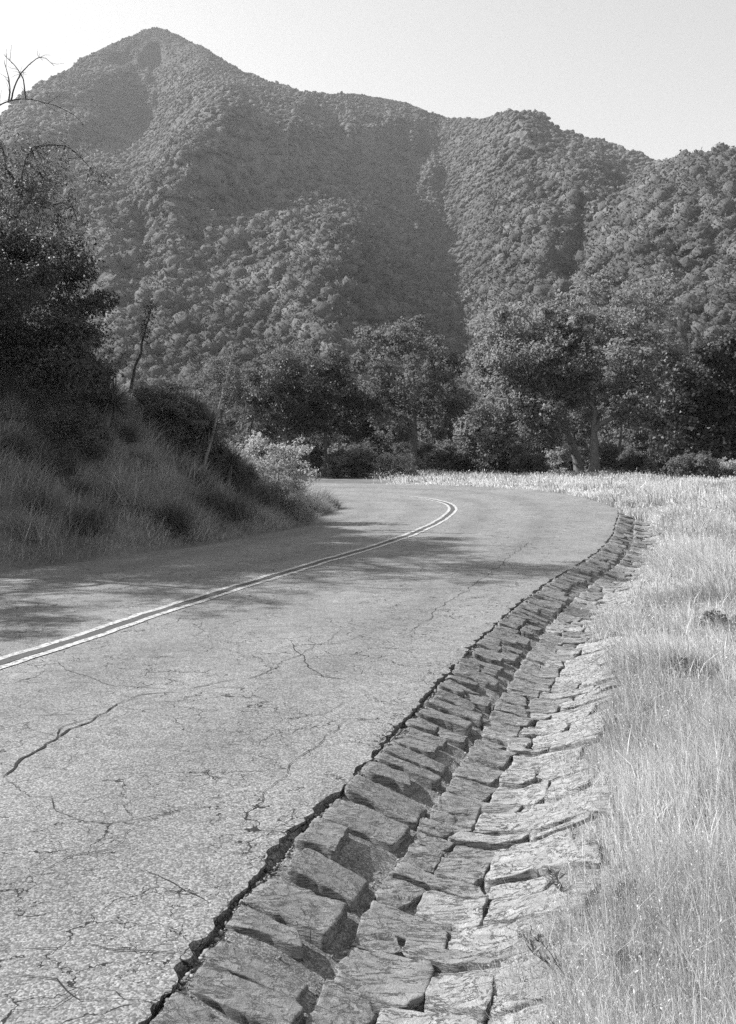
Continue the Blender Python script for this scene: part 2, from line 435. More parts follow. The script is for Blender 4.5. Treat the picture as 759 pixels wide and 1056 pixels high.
# long open cracks
rng = np.random.default_rng(4)
def crack(g, pts, w0, w1):
    P = []
    for (a, b) in zip(pts[:-1], pts[1:]):
        a, b = np.array(G(*a)), np.array(G(*b)); n = max(2, int(np.linalg.norm(b - a) / 0.035))
        P += [a + (b - a) * t for t in np.linspace(0, 1, n, endpoint=False)]
    P.append(np.array(G(*pts[-1]))); P = np.array(P); n = len(P)
    nrm = norm(np.stack([-np.gradient(P[:, 1]), np.gradient(P[:, 0])], -1))
    k = np.arange(n)
    P = P + nrm * ((fbm(k * 0.12, k * 0 + rng.random() * 50, o=4, seed=2) - 0.5) * 0.16 * np.minimum(1, np.minimum(k, n - 1 - k) / 8))[:, None]
    w = (w0 + (w1 - w0) * k / n) * (0.35 + 1.3 * vnoise(k * 0.5, k * 0 + rng.random() * 90)) * np.minimum(1, np.minimum(k + .15, n - 1 - k + .15) / 4)
    A = P - nrm * w[:, None] / 2; B = P + nrm * w[:, None] / 2
    V = np.stack([A, B], 1).reshape(-1, 2)
    z = road_surface(V[:, 0], V[:, 1]) + 0.0045
    i = np.arange(n - 1) * 2
    g.add(np.column_stack([V, z]), np.stack([i, i + 2, i + 3, i + 1], -1))
g = Geo()
for pts, w0, w1 in [
    ([(2, 806), (60, 765), (95, 745), (140, 722), (186, 714)], .030, .012), ([(186, 714), (120, 711), (60, 690), (40, 678)], .010, .004),
    ([(186, 714), (230, 706), (262, 700), (330, 668)], .010, .006), ([(60, 768), (62, 757), (112, 740), (0, 742)], .010, .004),
    ([(60, 765), (30, 755), (0, 758)], .009, .004), ([(165, 650), (190, 640), (215, 636)], .010, .004), ([(200, 660), (215, 640)], .006, .003),
    ([(285, 670), (350, 666), (385, 655)], .008, .004), ([(300, 665), (318, 690), (330, 700), (372, 704)], .012, .010), ([(338, 668), (352, 650)], .006, .003),
    ([(0, 985), (90, 978), (145, 984), (196, 986)], .010, .007), ([(0, 1008), (60, 1013), (85, 1032), (150, 1030)], .009, .008),
    ([(230, 855), (262, 859), (300, 858)], .010, .007), ([(52, 823), (58, 840), (80, 850), (66, 862)], .008, .003), ([(95, 905), (150, 900), (225, 938)], .006, .006),
    ([(40, 905), (75, 885), (125, 870), (160, 845)], .007, .004), ([(5, 1046), (55, 1042), (80, 1028), (84, 1020)], .009, .004),
    ([(150, 850), (240, 818), (300, 815)], .007, .004), ([(360, 742), (300, 790), (245, 858)], .007, .005), ([(545, 560), (520, 580), (470, 618), (420, 655)], .012, .008),
    ([(285, 745), (335, 738), (372, 720)], .007, .004), ([(100, 800), (160, 790), (205, 770), (260, 764)], .005, .003), ([(250, 650), (330, 648), (352, 650)], .006, .003)]:
    crack(g, pts, w0 * .62, w1 * .62)
tag(link('road_crack', g.build('road_crack', M['crack'], attr=False)), kind='structure')

# ------------------------------------------------------------------ stone-lined gutter
def gpos(s, t, z):
    """station, distance out from the road edge, height above road edge -> world"""
    x, y, nx, ny = frame(s); w = wr(s) + t
    return np.stack([x + nx * w, y + ny * w, zr(s) + z], -1)

def bed(s, t):
    """mortar and grit between the stones, cut by the open joints along the road and along the foot of the kerb course"""
    z = gut(t) - 0.022 - 0.036 * smooth(0.024, 0.006, np.abs(t + 0.002)) * smooth(.25, .5, vnoise(s * 2.2, s * 0 + 4, seed=36) + .25)
    z = z - 0.022 * smooth(0.018, 0.0, np.abs(t - 0.42 - 0.05 * (fbm(s * 4, s * 0, o=3, seed=31) - .5))) * smooth(.3, .6, vnoise(s * 1.7, s * 0, seed=35) + .15)
    z = z - 0.010 * smooth(.44, .5, t) * (1 - smooth(1.15, 1.3, t))
    return z + (fbm(s * 5, t * 5, o=5, seed=33) - 0.5) * 0.040 + (vnoise(s * 55, t * 55, seed=34) - .5) * .006

GROOT = np.array([*gpos(np.array([S0 + 4.]), np.array([0.6]), np.array([-0.2]))[0]])
gutter = thing('stone_gutter', 'long shallow gutter of flat slate stones set beside the cracked road', 'gutter', GROOT)
bs = np.concatenate([np.arange(GS0, S0 + 12, 0.03), np.arange(S0 + 12, GS1 + 1, 0.1)]); bt = np.linspace(-0.10, 1.55, 72)
SS, TT = np.meshgrid(bs, bt, indexing='ij')
bz = bed(SS, TT)
bz = bz * gfade(SS) - 0.05 * (1 - gfade(SS))
V = gpos(SS.ravel(), TT.ravel(), bz.ravel()) - GROOT
link('mortar_bed', mesh('mortar_bed', V, [grid_faces(len(bs), len(bt))[:, ::-1]], M['grit'], True), gutter)

def stone(poly, hi, seed, lift, tilt, gap):
    """one flagstone from a polygon in (station, offset) space: rough outline, layered top, rounded rim"""
    r = np.random.default_rng(seed)
    P = np.array(poly, float)
    c = P.mean(0)
    P2 = []
    n = len(P)
    for i in range(n):                                          # cut corners unevenly
        a, b, d = P[i - 1], P[i], P[(i + 1) % n]
        k1, k2 = r.choice([r.uniform(.01, .06), r.uniform(.08, .26)], 2)
        P2 += [b + (a - b) * k1, b + (d - b) * k2]
    P = np.array(P2)
    step = 0.02 if hi else 0.05
    out = []
    for i in range(len(P)):
        a, b = P[i], P[(i + 1) % len(P)]; m = max(1, int(np.linalg.norm(b - a) / step))
        out += [a + (b - a) * t for t in np.linspace(0, 1, m, endpoint=False)]
    O = np.array(out); m = len(O)
    rel = O - c; R = np.linalg.norm(rel, axis=1, keepdims=True)
    ofs = r.random() * 100; lay_h = r.choice([.003, .006, .011])
    jag = (fbm(O[:, 0] * 14 + ofs, O[:, 1] * 14, o=4, seed=41) - 0.5) * 0.032
    O = c + rel * (1 - (gap - jag[:, None]) / R)
    rings = [1.0, 1.0, 0.975, 0.92, 0.83, 0.72, 0.6, 0.46, 0.3, 0.14] if hi else [1.0, 1.0, 0.9, 0.65, 0.3]
    V = []
    for j, k in enumerate(rings):
        Q = c + (O - c) * k
        s_, t_ = Q[:, 0], Q[:, 1]
        zz = gut(t_) + lift + tilt[0] * (s_ - c[0]) + tilt[1] * (t_ - c[1])
        h = fbm(s_ * 10 + ofs, t_ * 2.6 + ofs, o=4, seed=43) * 5.0 + tilt[2] * (s_ - c[0]) * 9
        q = np.floor(h) + smooth(0.42, 0.58, h - np.floor(h))
        zz = zz + (q - 2.5) * lay_h + (fbm(s_ * 34, t_ * 20, o=3, seed=47) - 0.5) * 0.009
        if j == 0: zz = gut(t_) - 0.075
        if j == 1: zz = zz - 0.004
        V.append(np.column_stack([s_, t_, zz]))
    V.append(np.array([[c[0], c[1], V[-1][:, 2].mean()]]))
    V = np.concatenate(V)
    Q = []
    for j in range(len(rings) - 1):
        i = np.arange(m); k = (i + 1) % m
        Q.append(np.stack([i + j * m, k + j * m, k + (j + 1) * m, i + (j + 1) * m], -1))
    i = np.arange(m) + (len(rings) - 1) * m; k = (np.arange(m) + 1) % m + (len(rings) - 1) * m
    T = np.stack([i, k, np.full(m, len(V) - 1)], -1)
    W = gpos(V[:, 0], V[:, 1], V[:, 2])
    # keep faces pointing up whatever the polygon's winding
    area = 0.5 * np.sum(O[:, 0] * np.roll(O[:, 1], -1) - np.roll(O[:, 0], -1) * O[:, 1])
    Q = np.concatenate(Q)
    if area > 0: Q = Q[:, ::-1]; T = T[:, ::-1]
    return W, Q, T

rng = np.random.default_rng(11)
curb, chan = [], []
s = GS0 + 0.3
while s < GS1 - 0.3:                                            # kerb course: one or two stones to a row
    w = rng.choice([rng.uniform(0.13, 0.2), rng.uniform(0.2, 0.33)]); sk = rng.uniform(-0.10, 0.10)
    t0, t1 = 0.013 + rng.choice([rng.uniform(-.006, .012), rng.uniform(.015, .09)], p=[.75, .25]), 0.415 - rng.choice([rng.uniform(-.005, .03), rng.uniform(.03, .16)], p=[.5, .5])
    e0, e1 = s + w + rng.uniform(-.02, .02), s + w + rng.uniform(-.02, .02)
    r = rng.random()
    if r < 0.25:
        tm = rng.uniform(0.17, 0.28)
        curb += [[(s, t0), (e0, t0), (e0, tm), (s, tm)], [(s, tm), (e1, tm), (e1, t1), (s, t1)]]
    elif r < 0.48:
        curb.append([(s, t0), (e0, t0), (e1, t1 - rng.uniform(.07, .15)), (s + rng.uniform(-.02, .04), t1 - rng.uniform(.05, .12))])
    else:
        curb.append([(s + rng.uniform(-.01, .03), t0), (e0, t0), (e1 + sk * .3, t1), (s + sk * .3, t1)])
    s += w + rng.choice([.006, .016, .055], p=[.5, .33, .17])
s = GS0 + 0.3
prev = None
knots = np.array([0.44, 0.62, 0.82, 1.02, 1.27])
while s < GS1 - 0.3:                                            # channel: coursed flags, two to four across
    w = rng.choice([rng.uniform(0.07, 0.13), rng.uniform(0.13, 0.34)], p=[.35, .65])
    line = lambda b: b + rng.uniform(-.04, .04, len(knots)) + rng.uniform(-.16, .16) * (knots - .8)
    if prev is None: prev = line(s)
    nxt = np.maximum(line(s + w), prev + 0.04)
    cuts = [0.428 + rng.uniform(-.012, .02)]
    while cuts[-1] < 1.02: cuts.append(cuts[-1] + rng.uniform(0.15, 0.48))
    cuts[-1] = 1.27 + rng.uniform(-.16, .12)
    for a, b in zip(cuts[:-1], cuts[1:]):
        if b - a < 0.06: continue
        mid = [k for k in knots if a + .05 < k < b - .05]
        lo = lambda t: np.interp(t, knots, prev); hi_ = lambda t: np.interp(t, knots, nxt)
        sk = rng.uniform(-.035, .035)
        chan.append([(lo(a), a)] + [(lo(k), k) for k in mid] + [(lo(b), b + sk)] + [(hi_(b), b - sk)] + [(hi_(k), k) for k in mid[::-1]] + [(hi_(a), a)])
    prev = nxt; s += w
def lay(polys, name, far_name, lifts, k_near, dark, tt):
    polys.sort(key=lambda p: np.mean([q[0] for q in p]) if np.mean([q[0] for q in p]) > S0 + 2.4 else 1e6 - np.mean([q[0] for q in p]))
    far, far_p = Geo(), Geo()
    for i, p in enumerate(polys):
        ctr = np.mean(np.array(p), 0)
        dist = ctr[0] - S0
        if ctr[0] > GS1 - 6 and rng.random() < 0.25: continue
        lift = rng.uniform(*lifts) - (.002 if ctr[1] > .74 else 0); tl = (rng.uniform(-.10, .07), rng.uniform(-.05, .04 + tt), rng.uniform(-.9, .9))
        W, Q, T = stone(p, 1.5 < dist < 14, 100 + i, lift, tl, rng.uniform(0.003, 0.012) + (.005 if tt else 0))
        if i < k_near:
            base = W.mean(0); base[2] = W[:, 2].min()
            link(name, mesh(name, W - base, [Q, T], M['paleslate' if ctr[1] > .76 + rng.normal(0, .15) and not tt else dark], False), gutter, base - GROOT)
        else:
            (far_p if ctr[1] > .76 + rng.normal(0, .15) and not tt else far).add(W - GROOT, Q, T)
    tag(link(far_name, far.build(far_name, M[dark], attr=False), gutter), kind='stuff')
    if far_p.n: tag(link('distant_pale_stones', far_p.build('distant_pale_stones', M['paleslate'], attr=False), gutter), kind='stuff')
lay(curb, 'kerb_stone', 'distant_kerb_stones', (-0.002, 0.024), 98, 'kerbslate', .12)
lay(chan, 'channel_stone', 'distant_channel_stones', (-0.007, 0.017), 98, 'slate', 0)

# loose gravel in the joints and along the broken rim
def icosa():
    p = (1 + 5 ** .5) / 2
    v = norm(np.array([(-1, p, 0), (1, p, 0), (-1, -p, 0), (1, -p, 0), (0, -1, p), (0, 1, p), (0, -1, -p), (0, 1, -p), (p, 0, -1), (p, 0, 1), (-p, 0, -1), (-p, 0, 1)], float))
    f = np.array([(0, 11, 5), (0, 5, 1), (0, 1, 7), (0, 7, 10), (0, 10, 11), (1, 5, 9), (5, 11, 4), (11, 10, 2), (10, 7, 6), (7, 1, 8), (3, 9, 4), (3, 4, 2), (3, 2, 6), (3, 6, 8), (3, 8, 9), (4, 9, 5), (2, 4, 11), (6, 2, 10), (8, 6, 7), (9, 8, 1)])
    return v, f
IV, IF = icosa()
def pebbles(s, t, z, size, rng):
    P = gpos(s, t, z); n = len(P)
    sc = size[:, None] * rng.uniform(0.55, 1.25, (n, 3)); sc[:, 2] *= 0.7
    V = IV[None] * sc[:, None] * rng.uniform(0.6, 1.3, (n, 12, 1))
    a = rng.random(n) * 6.28; ca, sa = np.cos(a)[:, None], np.sin(a)[:, None]
    V = np.stack([V[..., 0] * ca - V[..., 1] * sa, V[..., 0] * sa + V[..., 1] * ca, V[..., 2]], -1) + P[:, None]
    Fc = (IF[None] + (np.arange(n) * 12)[:, None, None]).reshape(-1, 3)
    return V.reshape(-1, 3), Fc, np.repeat(rng.random(n), 20)
rng = np.random.default_rng(5)
n = 9000
s = S0 + 2.2 + rng.random(n) ** 1.7 * 22
t = np.where(rng.random(n) < 0.55, rng.normal(0.008, 0.020, n), np.where(rng.random(n) < 0.65, rng.normal(0.42, 0.03, n), rng.uniform(0.03, 1.3, n)))
V, Fc, tn = pebbles(s, t, bed(s, t) + 0.004, 0.0022 + 0.0075 * rng.random(n) ** 3, rng)
n2 = 4200
s2 = S0 + 2.2 + rng.random(n2) ** 1.6 * 24; t2 = rng.normal(0.006, 0.022, n2)
V2, F2, tn2 = pebbles(s2, t2, bed(s2, t2) + 0.006, 0.004 + 0.013 * rng.random(n2) ** 2.2, rng)
Fc = np.concatenate([Fc, F2 + len(V)]); V = np.concatenate([V, V2]); tn = np.concatenate([tn, tn2 * .45])
tag(link('gravel', mesh('gravel', V, [Fc], M['pebble'], attr=tn)), 'loose gravel in the gutter joints and along the broken road rim', 'gravel', kind='stuff')

# ------------------------------------------------------------------ grass
def blades(P, H, W, lean, bend, rng, tone, seg=2):
    """curved tapering blades, one mesh part for all"""
    n = len(P)
    a = rng.random(n) * 2 * PI; side = np.stack([np.cos(a), np.sin(a), np.zeros(n)], -1)
    ld = rng.random(n) * 2 * PI if lean is None else lean
    L = np.stack([np.cos(ld), np.sin(ld), np.zeros(n)], -1)
    rows = []
    for k in range(seg + 1):
        f = k / seg
        c = P + np.stack([np.zeros(n), np.zeros(n), H * f * (1 - 0.35 * bend * f)], -1) + L * (H * bend * f ** 1.7)[:, None]
        w = W * (1 - f) ** 0.7
        if k < seg: rows += [c - side * w[:, None] / 2, c + side * w[:, None] / 2]
        else: rows.append(c)
    V = np.stack(rows, 1); m = V.shape[1]; o = (np.arange(n) * m)[:, None]
    Q = np.concatenate([o + np.array([[2 * k, 2 * k + 1, 2 * k + 3, 2 * k + 2]]) for k in range(seg - 1)]) if seg > 1 else np.zeros((0, 4), int)
    T = o + np.array([[2 * seg - 2, 2 * seg - 1, 2 * seg]])
    return V.reshape(-1, 3), Q, T, np.concatenate([np.tile(tone, seg - 1), tone]) if seg > 1 else tone

def seedheads(P, size, rng, tone):
    n = len(P)
    a = rng.normal(0, 1, (n, 3)); a[:, 2] += 1.2; a = norm(a)
    b = norm(np.cross(a, rng.normal(0, 1, (n, 3))))
    V = np.stack([P, P + a * size[:, None] * .5 + b * size[:, None] * .16, P + a * size[:, None], P + a * size[:, None] * .5 - b * size[:, None] * .16], 1)
    Q = (np.arange(n) * 4)[:, None] + np.arange(4)[None]
    return V.reshape(-1, 3), Q, tone

rng = np.random.default_rng(21)
gg = Geo()
def meadow(n, d0, d1, xl, xr, wscale, pw=1.0, rim=False):
    d = d0 + (d1 - d0) * rng.random(n) ** pw
    if rim:                                                   # ragged tufts along the edge of the paving
        fx, fy, fnx, fny = frame(S0 + d); ro = wr(S0 + d) + rng.uniform(.85, 1.5, n); x, d = fx + fnx * ro, fy + fny * ro
    else: x = xl(d) + (xr(d) - xl(d)) * rng.random(n)
    s, dd = lateral(x, d); er = dd - wr(s)
    edge = 1.07 + 0.22 * (fbm(s * 1.6, s * 0, o=3, seed=71) - 0.5) * 2 - 0.5 * smooth(S0 + 24, S0 + 33, s)
    if rim: edge = 0.93 + 0.45 * fbm(s * 2.2, s * 0, o=3, seed=75)
    edge = np.where(s > GS1 - 1.5, 0.12 + 0.3 * (fbm(s * 1.0, s * 0, o=2, seed=77) - .4), edge)
    keep = er > edge + rng.normal(0, 0.07, n)
    den = fbm(x * 1.1, d * 1.1, o=3, seed=72)
    keep &= ~((d > 38) & (x < 1.3 + rng.normal(0, .5, n)))            # the strip beyond the bend starts past the trees' shade
    keep &= rng.random(n) < 0.16 + 1.5 * smooth(0.34, 0.62, den)
    x, d, den, er = x[keep], d[keep], den[keep], er[keep]
    n = len(x)
    z = np.where(er < 1.4, np.maximum(terrain(x, d), zr(lateral(x, d)[0]) + gut(np.clip(er, 0, 1.5)) * gfade(lateral(x, d)[0]) - 0.05), terrain(x, d))
    P = np.column_stack([x, d, z - 0.01])
    tall = 0.10 + 0.46 * smooth(0.35, 0.75, fbm(x * 0.6, d * 0.6, o=3, seed=73)) * rng.uniform(0.4, 1.45, n) + 0.08 * rng.random(n) + .16 * (rng.random(n) < .06)
    tall *= (0.7 + 0.3 * smooth(1.1, 1.8, er)) * (1 - .4 * smooth(32, 42, d))
    tone = np.clip(0.45 + (fbm(x * 0.8, d * 0.8, o=3, seed=74) - .5) * 2.0 + rng.normal(0, .25, n) - .55 * (rng.random(n) < .28) + .30 * smooth(8, 22, d), 0, 1)  # tone rises with distance: sunlight on the far meadow painted into the blades
    W = np.maximum(0.0026, d * wscale) * np.exp(np.clip(rng.normal(-.05, .45, n), -1, .9))
    V, Q, T, tn = blades(P, tall, W, rng.normal(2.6, 1.3, n), np.clip(rng.normal(0.5, 0.3, n), 0.05, 1.3), rng, tone)
    gg.add(V, Q, None, tn[:len(Q)]); gg.n -= len(V); gg.V.pop(); gg.add(V, None, T, tn[len(Q):])
    k = rng.random(n) < 0.16
    tips = V.reshape(n, -1, 3)[k, -1]
    V, Q, tn = seedheads(tips, np.maximum(0.011, d[k] * 0.0024) * rng.uniform(.6, 1.4, k.sum()), rng, np.clip(tone[k] + .25, 0, 1))
    gg.add(V, Q, None, tn)
meadow(190000, 2.4, 9.5, lambda d: 0.31 * d - 0.4, lambda d: 0.38 * d + 2.2, 0.00075, 1.3)
meadow(80000, 2.4, 5.2, lambda d: 0.26 * d - 0.5, lambda d: 0.38 * d + 0.5, 0.0007, 1.0)
meadow(42000, 2.0, 28, None, None, 0.0008, 1.5, True)
meadow(70000, 9.5, 24, lambda d: 0.27 * d - 0.4, lambda d: 0.38 * d + 1.5, 0.0008, 1.1)
meadow(80000, 22, 46, lambda d: 0.12 * d - 1, lambda d: 0.38 * d + 3, 0.0010, 1.0)
meadow(70000, 40, 67, lambda d: -0.01 * d - 2, lambda d: 0.40 * d + 3, 0.0011, 0.9)
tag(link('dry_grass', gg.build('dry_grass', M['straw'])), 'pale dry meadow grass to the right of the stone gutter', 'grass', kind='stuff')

rng = np.random.default_rng(22)
gg = Geo()
def bank_grass(n, s0, s1, e0, e1):
    s = s0 + (s1 - s0) * rng.random(n); e = e0 + (e1 - e0) * rng.random(n)
    x, y, nx, ny = frame(s); w = -(wl(s) + e); x = x + nx * w; y = y + ny * w
    S, Dd = lateral(x, y); el = -Dd - wl(S)
    den = fbm(x * 1.2, y * 1.2, o=3, seed=81)
    keep = (el > 0.02 + 0.22 * den) & (rng.random(n) < 0.35 + 1.4 * smooth(.35, .6, den)) & (y > 9)
    x, y, el, den = x[keep], y[keep], el[keep], den[keep]; n = len(x)
    P = np.column_stack([x, y, terrain(x, y) - 0.02])
    H = (0.18 + 0.5 * rng.random(n) ** 1.5) * (0.55 + 0.9 * smooth(.35, .65, fbm(x * .7, y * .7, o=3, seed=82))) * (0.45 + 0.55 * smooth(0, 0.7, el))
    tone = np.clip(0.4 + (fbm(x * 0.9, y * 0.9, o=3, seed=83) - .5) * 1.8 + rng.normal(0, .22, n), 0, 1)
    W = np.maximum(0.006, y * 0.0007) * rng.uniform(.6, 1.5, n)
    V, Q, T, tn = blades(P, H, W, rng.normal(0.0, 1.2, n), np.clip(rng.normal(0.75, 0.35, n), .1, 1.5), rng, tone)
    gg.add(V, Q, None, tn[:len(Q)]); gg.n -= len(V); gg.V.pop(); gg.add(V, None, T, tn[len(Q):])
bank_grass(120000, S0 + 9, S0 + 33, 0.0, 6.5)
bank_grass(9000, S0 + 33, S0 + 45, 0.0, 5)
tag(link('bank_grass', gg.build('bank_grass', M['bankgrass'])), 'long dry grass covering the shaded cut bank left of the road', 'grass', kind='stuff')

# ------------------------------------------------------------------ trees and shrubs
def leaf_quads(g, P, Nn, L, W, rng, tone):
    n = len(P)
    t = norm(np.cross(Nn, rng.normal(0, 1, (n, 3)))); b = np.cross(Nn, t)
    L = L * rng.uniform(.6, 1.35, n); W = W * rng.uniform(.6, 1.35, n)
    fold = Nn * (W * 0.35)[:, None]
    V = np.stack([P - t * L[:, None] / 2, P - b * W[:, None] / 2 + fold, P + t * L[:, None] / 2, P + b * W[:, None] / 2 + fold], 1)
    g.add(V.reshape(-1, 3), (np.arange(n) * 4)[:, None] + np.arange(4)[None], None, tone)

def make_tree(seed, clumps, trunk, r_base, clump_r, n_leaf, leaf, mat, bark=None, r_tip=0.02, twigs=5, flat=0.7, extra=None, sides=7, droop=0.0, power=0.42):
    """trunk: polyline from the base; clumps: crown clump centres; returns trunk mesh, crown mesh (relative to the base)"""
    r = np.random.default_rng(seed)
    nodes = [np.array(p, float) for p in trunk]; par = [-1] + list(range(len(trunk) - 1)); plen = [0.0]
    for i in range(1, len(nodes)): plen.append(plen[-1] + np.linalg.norm(nodes[i] - nodes[i - 1]))
    n_tr = len(trunk); branches = []; ends = []
    top = nodes[-1]
    first = max(1, n_tr // 2)
    order = np.argsort(np.linalg.norm(clumps - top, axis=1))
    for ci in order:
        c = clumps[ci]; N = np.array(nodes[first:]); dv = c - N; dist = np.linalg.norm(dv, axis=1)
        cost = dist + 0.25 * np.array(plen[first:]) + 0.8 * np.clip(-dv[:, 2], 0, None) * (0.3 if droop else 1)
        j = first + int(cost.argmin()); a = nodes[j]; d = np.linalg.norm(c - a)
        k = max(2, min(6, int(d / (clump_r * 0.6)) + 1))
        mid = (a + c) / 2 + np.array([0, 0, 0.12 * d]) + r.normal(0, 0.10 * d, 3)
        chain = [j]
        for q in range(1, k + 1):
            f = q / k
            p = (1 - f) ** 2 * a + 2 * f * (1 - f) * mid + f * f * c + r.normal(0, 0.035 * d, 3) * (q < k)
            nodes.append(p); par.append(chain[-1]); plen.append(plen[chain[-1]] + d / k); chain.append(len(nodes) - 1)
        branches.append(chain); ends.append(chain[-1])
    wgt = np.zeros(len(nodes)); wgt[ends] = 1
    for i in range(len(nodes) - 1, 0, -1): wgt[par[i]] += wgt[i]
    rad = r_tip * np.maximum(wgt, 0.5) ** power
    rad[:n_tr] = np.maximum(rad[:n_tr], np.linspace(r_base, rad[n_tr - 1], n_tr)); rad[0] *= 1.22; rad[1:n_tr - 1] *= 1 + .06 * r.normal(0, 1, n_tr - 2)
    scale_b = r_base * 0.62 / max(rad[n_tr:].max(), 1e-6)
    if scale_b < 1: rad[n_tr:] *= scale_b
    g = Geo(); NA = np.array(nodes)
    tp = NA[:n_tr]; tube(g, tp, rad[:n_tr], max(sides, 9))
    for ch in branches:
        R = rad[ch].copy(); R[0] = min(R[0], R[1] * 1.25)
        R[-1] *= .5
        tube(g, NA[ch], R, sides if R[1] > 0.03 else 4)
    gl = Geo()
    for ci in range(len(clumps)):
        c = clumps[ci]; cr = clump_r * r.uniform(.7, 1.3)
        nsub = max(5, int(n_leaf / 16))
        sub = norm(r.normal(0, 1, (nsub, 3))) * (r.random((nsub, 1)) ** 0.5) * cr; sub[:, 2] *= flat
        sub[:, 2] -= droop * np.abs(r.normal(0, 1, nsub)) * cr
        for q in range(min(twigs, nsub)):
            m = sub[q] * .5 + r.normal(0, .12 * cr, 3)
            tube(g, [c, c + m, c + sub[q]], [r_tip * .5, r_tip * .35, r_tip * .15], 3)
        k = r.integers(0, nsub, n_leaf)
        off = sub[k] + r.normal(0, 1, (n_leaf, 3)) * cr * np.array([.16, .16, .11])
        Nn = norm(norm(off + 1e-6) * .5 + np.array([0, 0, .55]) + r.normal(0, .75, (n_leaf, 3)))
        leaf_quads(gl, c + off, Nn, leaf[0], leaf[1], r, np.clip(r.normal(.5, .22) + (r.random(nsub)[k] - .5) * .6, 0, 1))
    if extra: extra(g, gl, r)
    return g.build('trunk', bark or M['bark'], True, attr=False), gl.build('crown', mat)

def crown_pts(seed, n, centre, radii, hollow=0.45, lump=0.35, mind=0.0, cut_low=-0.75):
    r = np.random.default_rng(seed); out = []
    tries = 0
    while len(out) < n and tries < n * 80:
        tries += 1
        v = r.normal(0, 1, 3); v /= np.linalg.norm(v)
        if v[2] < cut_low: continue
        k = hollow + (1 - hollow) * r.random() ** 0.6
        k *= 1 - lump + 2 * lump * float(vnoise(np.array([v[0] * 1.8 + seed]), np.array([v[1] * 1.8]), np.array([v[2] * 1.8]), seed)[0])
        p = np.array(centre) + v * np.array(radii) * k
        if mind and out and np.min(np.linalg.norm(np.array(out) - p, axis=1)) < mind: continue
        out.append(p)
    return np.array(out)

def put(name, label, cat, px, d, meshes, parts=('trunk', 'crown'), rz=0.0, scale=1.0, group=None, x=None, sink=0.05):
    X = at(px, d) if x is None else x
    z = float(terrain(np.array([X]), np.array([d]))[0]) - sink
    t = thing(name, label, cat, (X, d, z), rz, scale, group)
    for nm, me in zip(parts, meshes): link(nm, me, t)
    return t

def pick(px, py, lo=9.0):
    """distance at which the line of sight through a photo pixel meets the ground"""
    d = np.arange(lo, 60, 0.05); z = terrain(at(px, d), d); hit = np.nonzero(z >= CAM + (HY - py) / F * d)[0]
    return float(d[hit[0]]) if len(hit) else float(d[(CX * 0 + (z - CAM) / d).argmax()])

def bent(h, lean, n=6, seed=0, wob=0.05):
    r = np.random.default_rng(seed); f = np.linspace(0, 1, n)
    P = np.column_stack([lean[0] * f ** 1.3, lean[1] * f ** 1.3, h * f]); P[1:-1, :2] += r.normal(0, wob * h / n, (n - 2, 2))
    return P

# the two oaks whose trunks stand side by side
def oak_near():
    cl = np.concatenate([crown_pts(31, 62, (0.6, 0, 8.0), (5.4, 5.0, 4.8), .4, .3, .85), crown_pts(32, 8, (3.6, -.5, 4.2), (2.2, 2, 1.2))])
    return make_tree(31, cl, bent(4.4, (0.15, 0.0), 7, 3), 0.42, 1.2, 400, (.24, .15), M['oaklight'], M['sunbark'], r_tip=.034)
put('oak_tree', 'broad spreading oak with the thicker right-hand trunk at the meadow edge', 'tree', 612, 64, oak_near())
def oak_left():
    cl = np.concatenate([crown_pts(33, 64, (-3.0, 0, 6.9), (4.9, 4.6, 4.6), .4, .3, .8), crown_pts(34, 26, (-5.2, -1, 2.9), (3.0, 2.5, 2.5))])
    return make_tree(33, cl, bent(3.6, (-1.1, 0.0), 7, 4), 0.36, 1.2, 400, (.24, .15), M['oaklight'], M['sunbark'], r_tip=.03)
put('oak_tree', 'oak with a left-leaning trunk whose pale crown reaches low over the grass', 'tree', 598, 66, oak_left())
# open tree in the middle
def mid_tree():
    cl = np.concatenate([crown_pts(35, 54, (-.5, 0, 6.6), (3.5, 3.3, 3.9), .35, .35, .7), crown_pts(36, 10, (-2.2, -.4, 4.6), (1.8, 1.6, 1.2)), crown_pts(37, 6, (2.0, 0, 4.6), (1.2, 1.4, .9))])
    return make_tree(35, cl, bent(6.2, (0.0, 0.0), 8, 5), 0.28, .9, 300, (.20, .12), M['oak'], r_tip=.028, twigs=6)
put('oak_tree', 'open-crowned single tree with a dark straight trunk at the bend of the road', 'tree', 427, 62, mid_tree())
# dark tree at the right
def dark_right():
    cl = np.concatenate([crown_pts(38, 62, (0.3, 0, 4.6), (3.5, 3.2, 3.5), .3, .25, .6, -.9), crown_pts(39, 14, (0, 0, 2.0), (3.2, 2.6, 1.4))])
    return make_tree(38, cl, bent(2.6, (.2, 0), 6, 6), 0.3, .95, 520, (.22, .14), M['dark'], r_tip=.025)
put('oak_tree', 'dense dark evergreen oak at the right end of the meadow', 'tree', 742, 54, dark_right())
def left_dark():
    cl = np.concatenate([crown_pts(40, 40, (0, 0, 4.6), (2.4, 2.2, 3.0), .35, .3, .5, -.9)])
    return make_tree(40, cl, bent(4.6, (.1, 0), 7, 7, .08), 0.15, .75, 380, (.17, .10), M['dark'], r_tip=.018)
LD_ = left_dark()
put('young_tree', 'slim dark tree standing behind the far end of the road, left of centre', 'tree', 335, 60, LD_)
put('young_tree', 'dark tree close behind the pale bush at the end of the bank', 'tree', 296, 58, LD_, rz=2.1, scale=.95)
put('young_tree', 'small dark tree with a thin trunk left of the open-crowned tree', 'tree', 368, 66, LD_, rz=4.0, scale=.85)
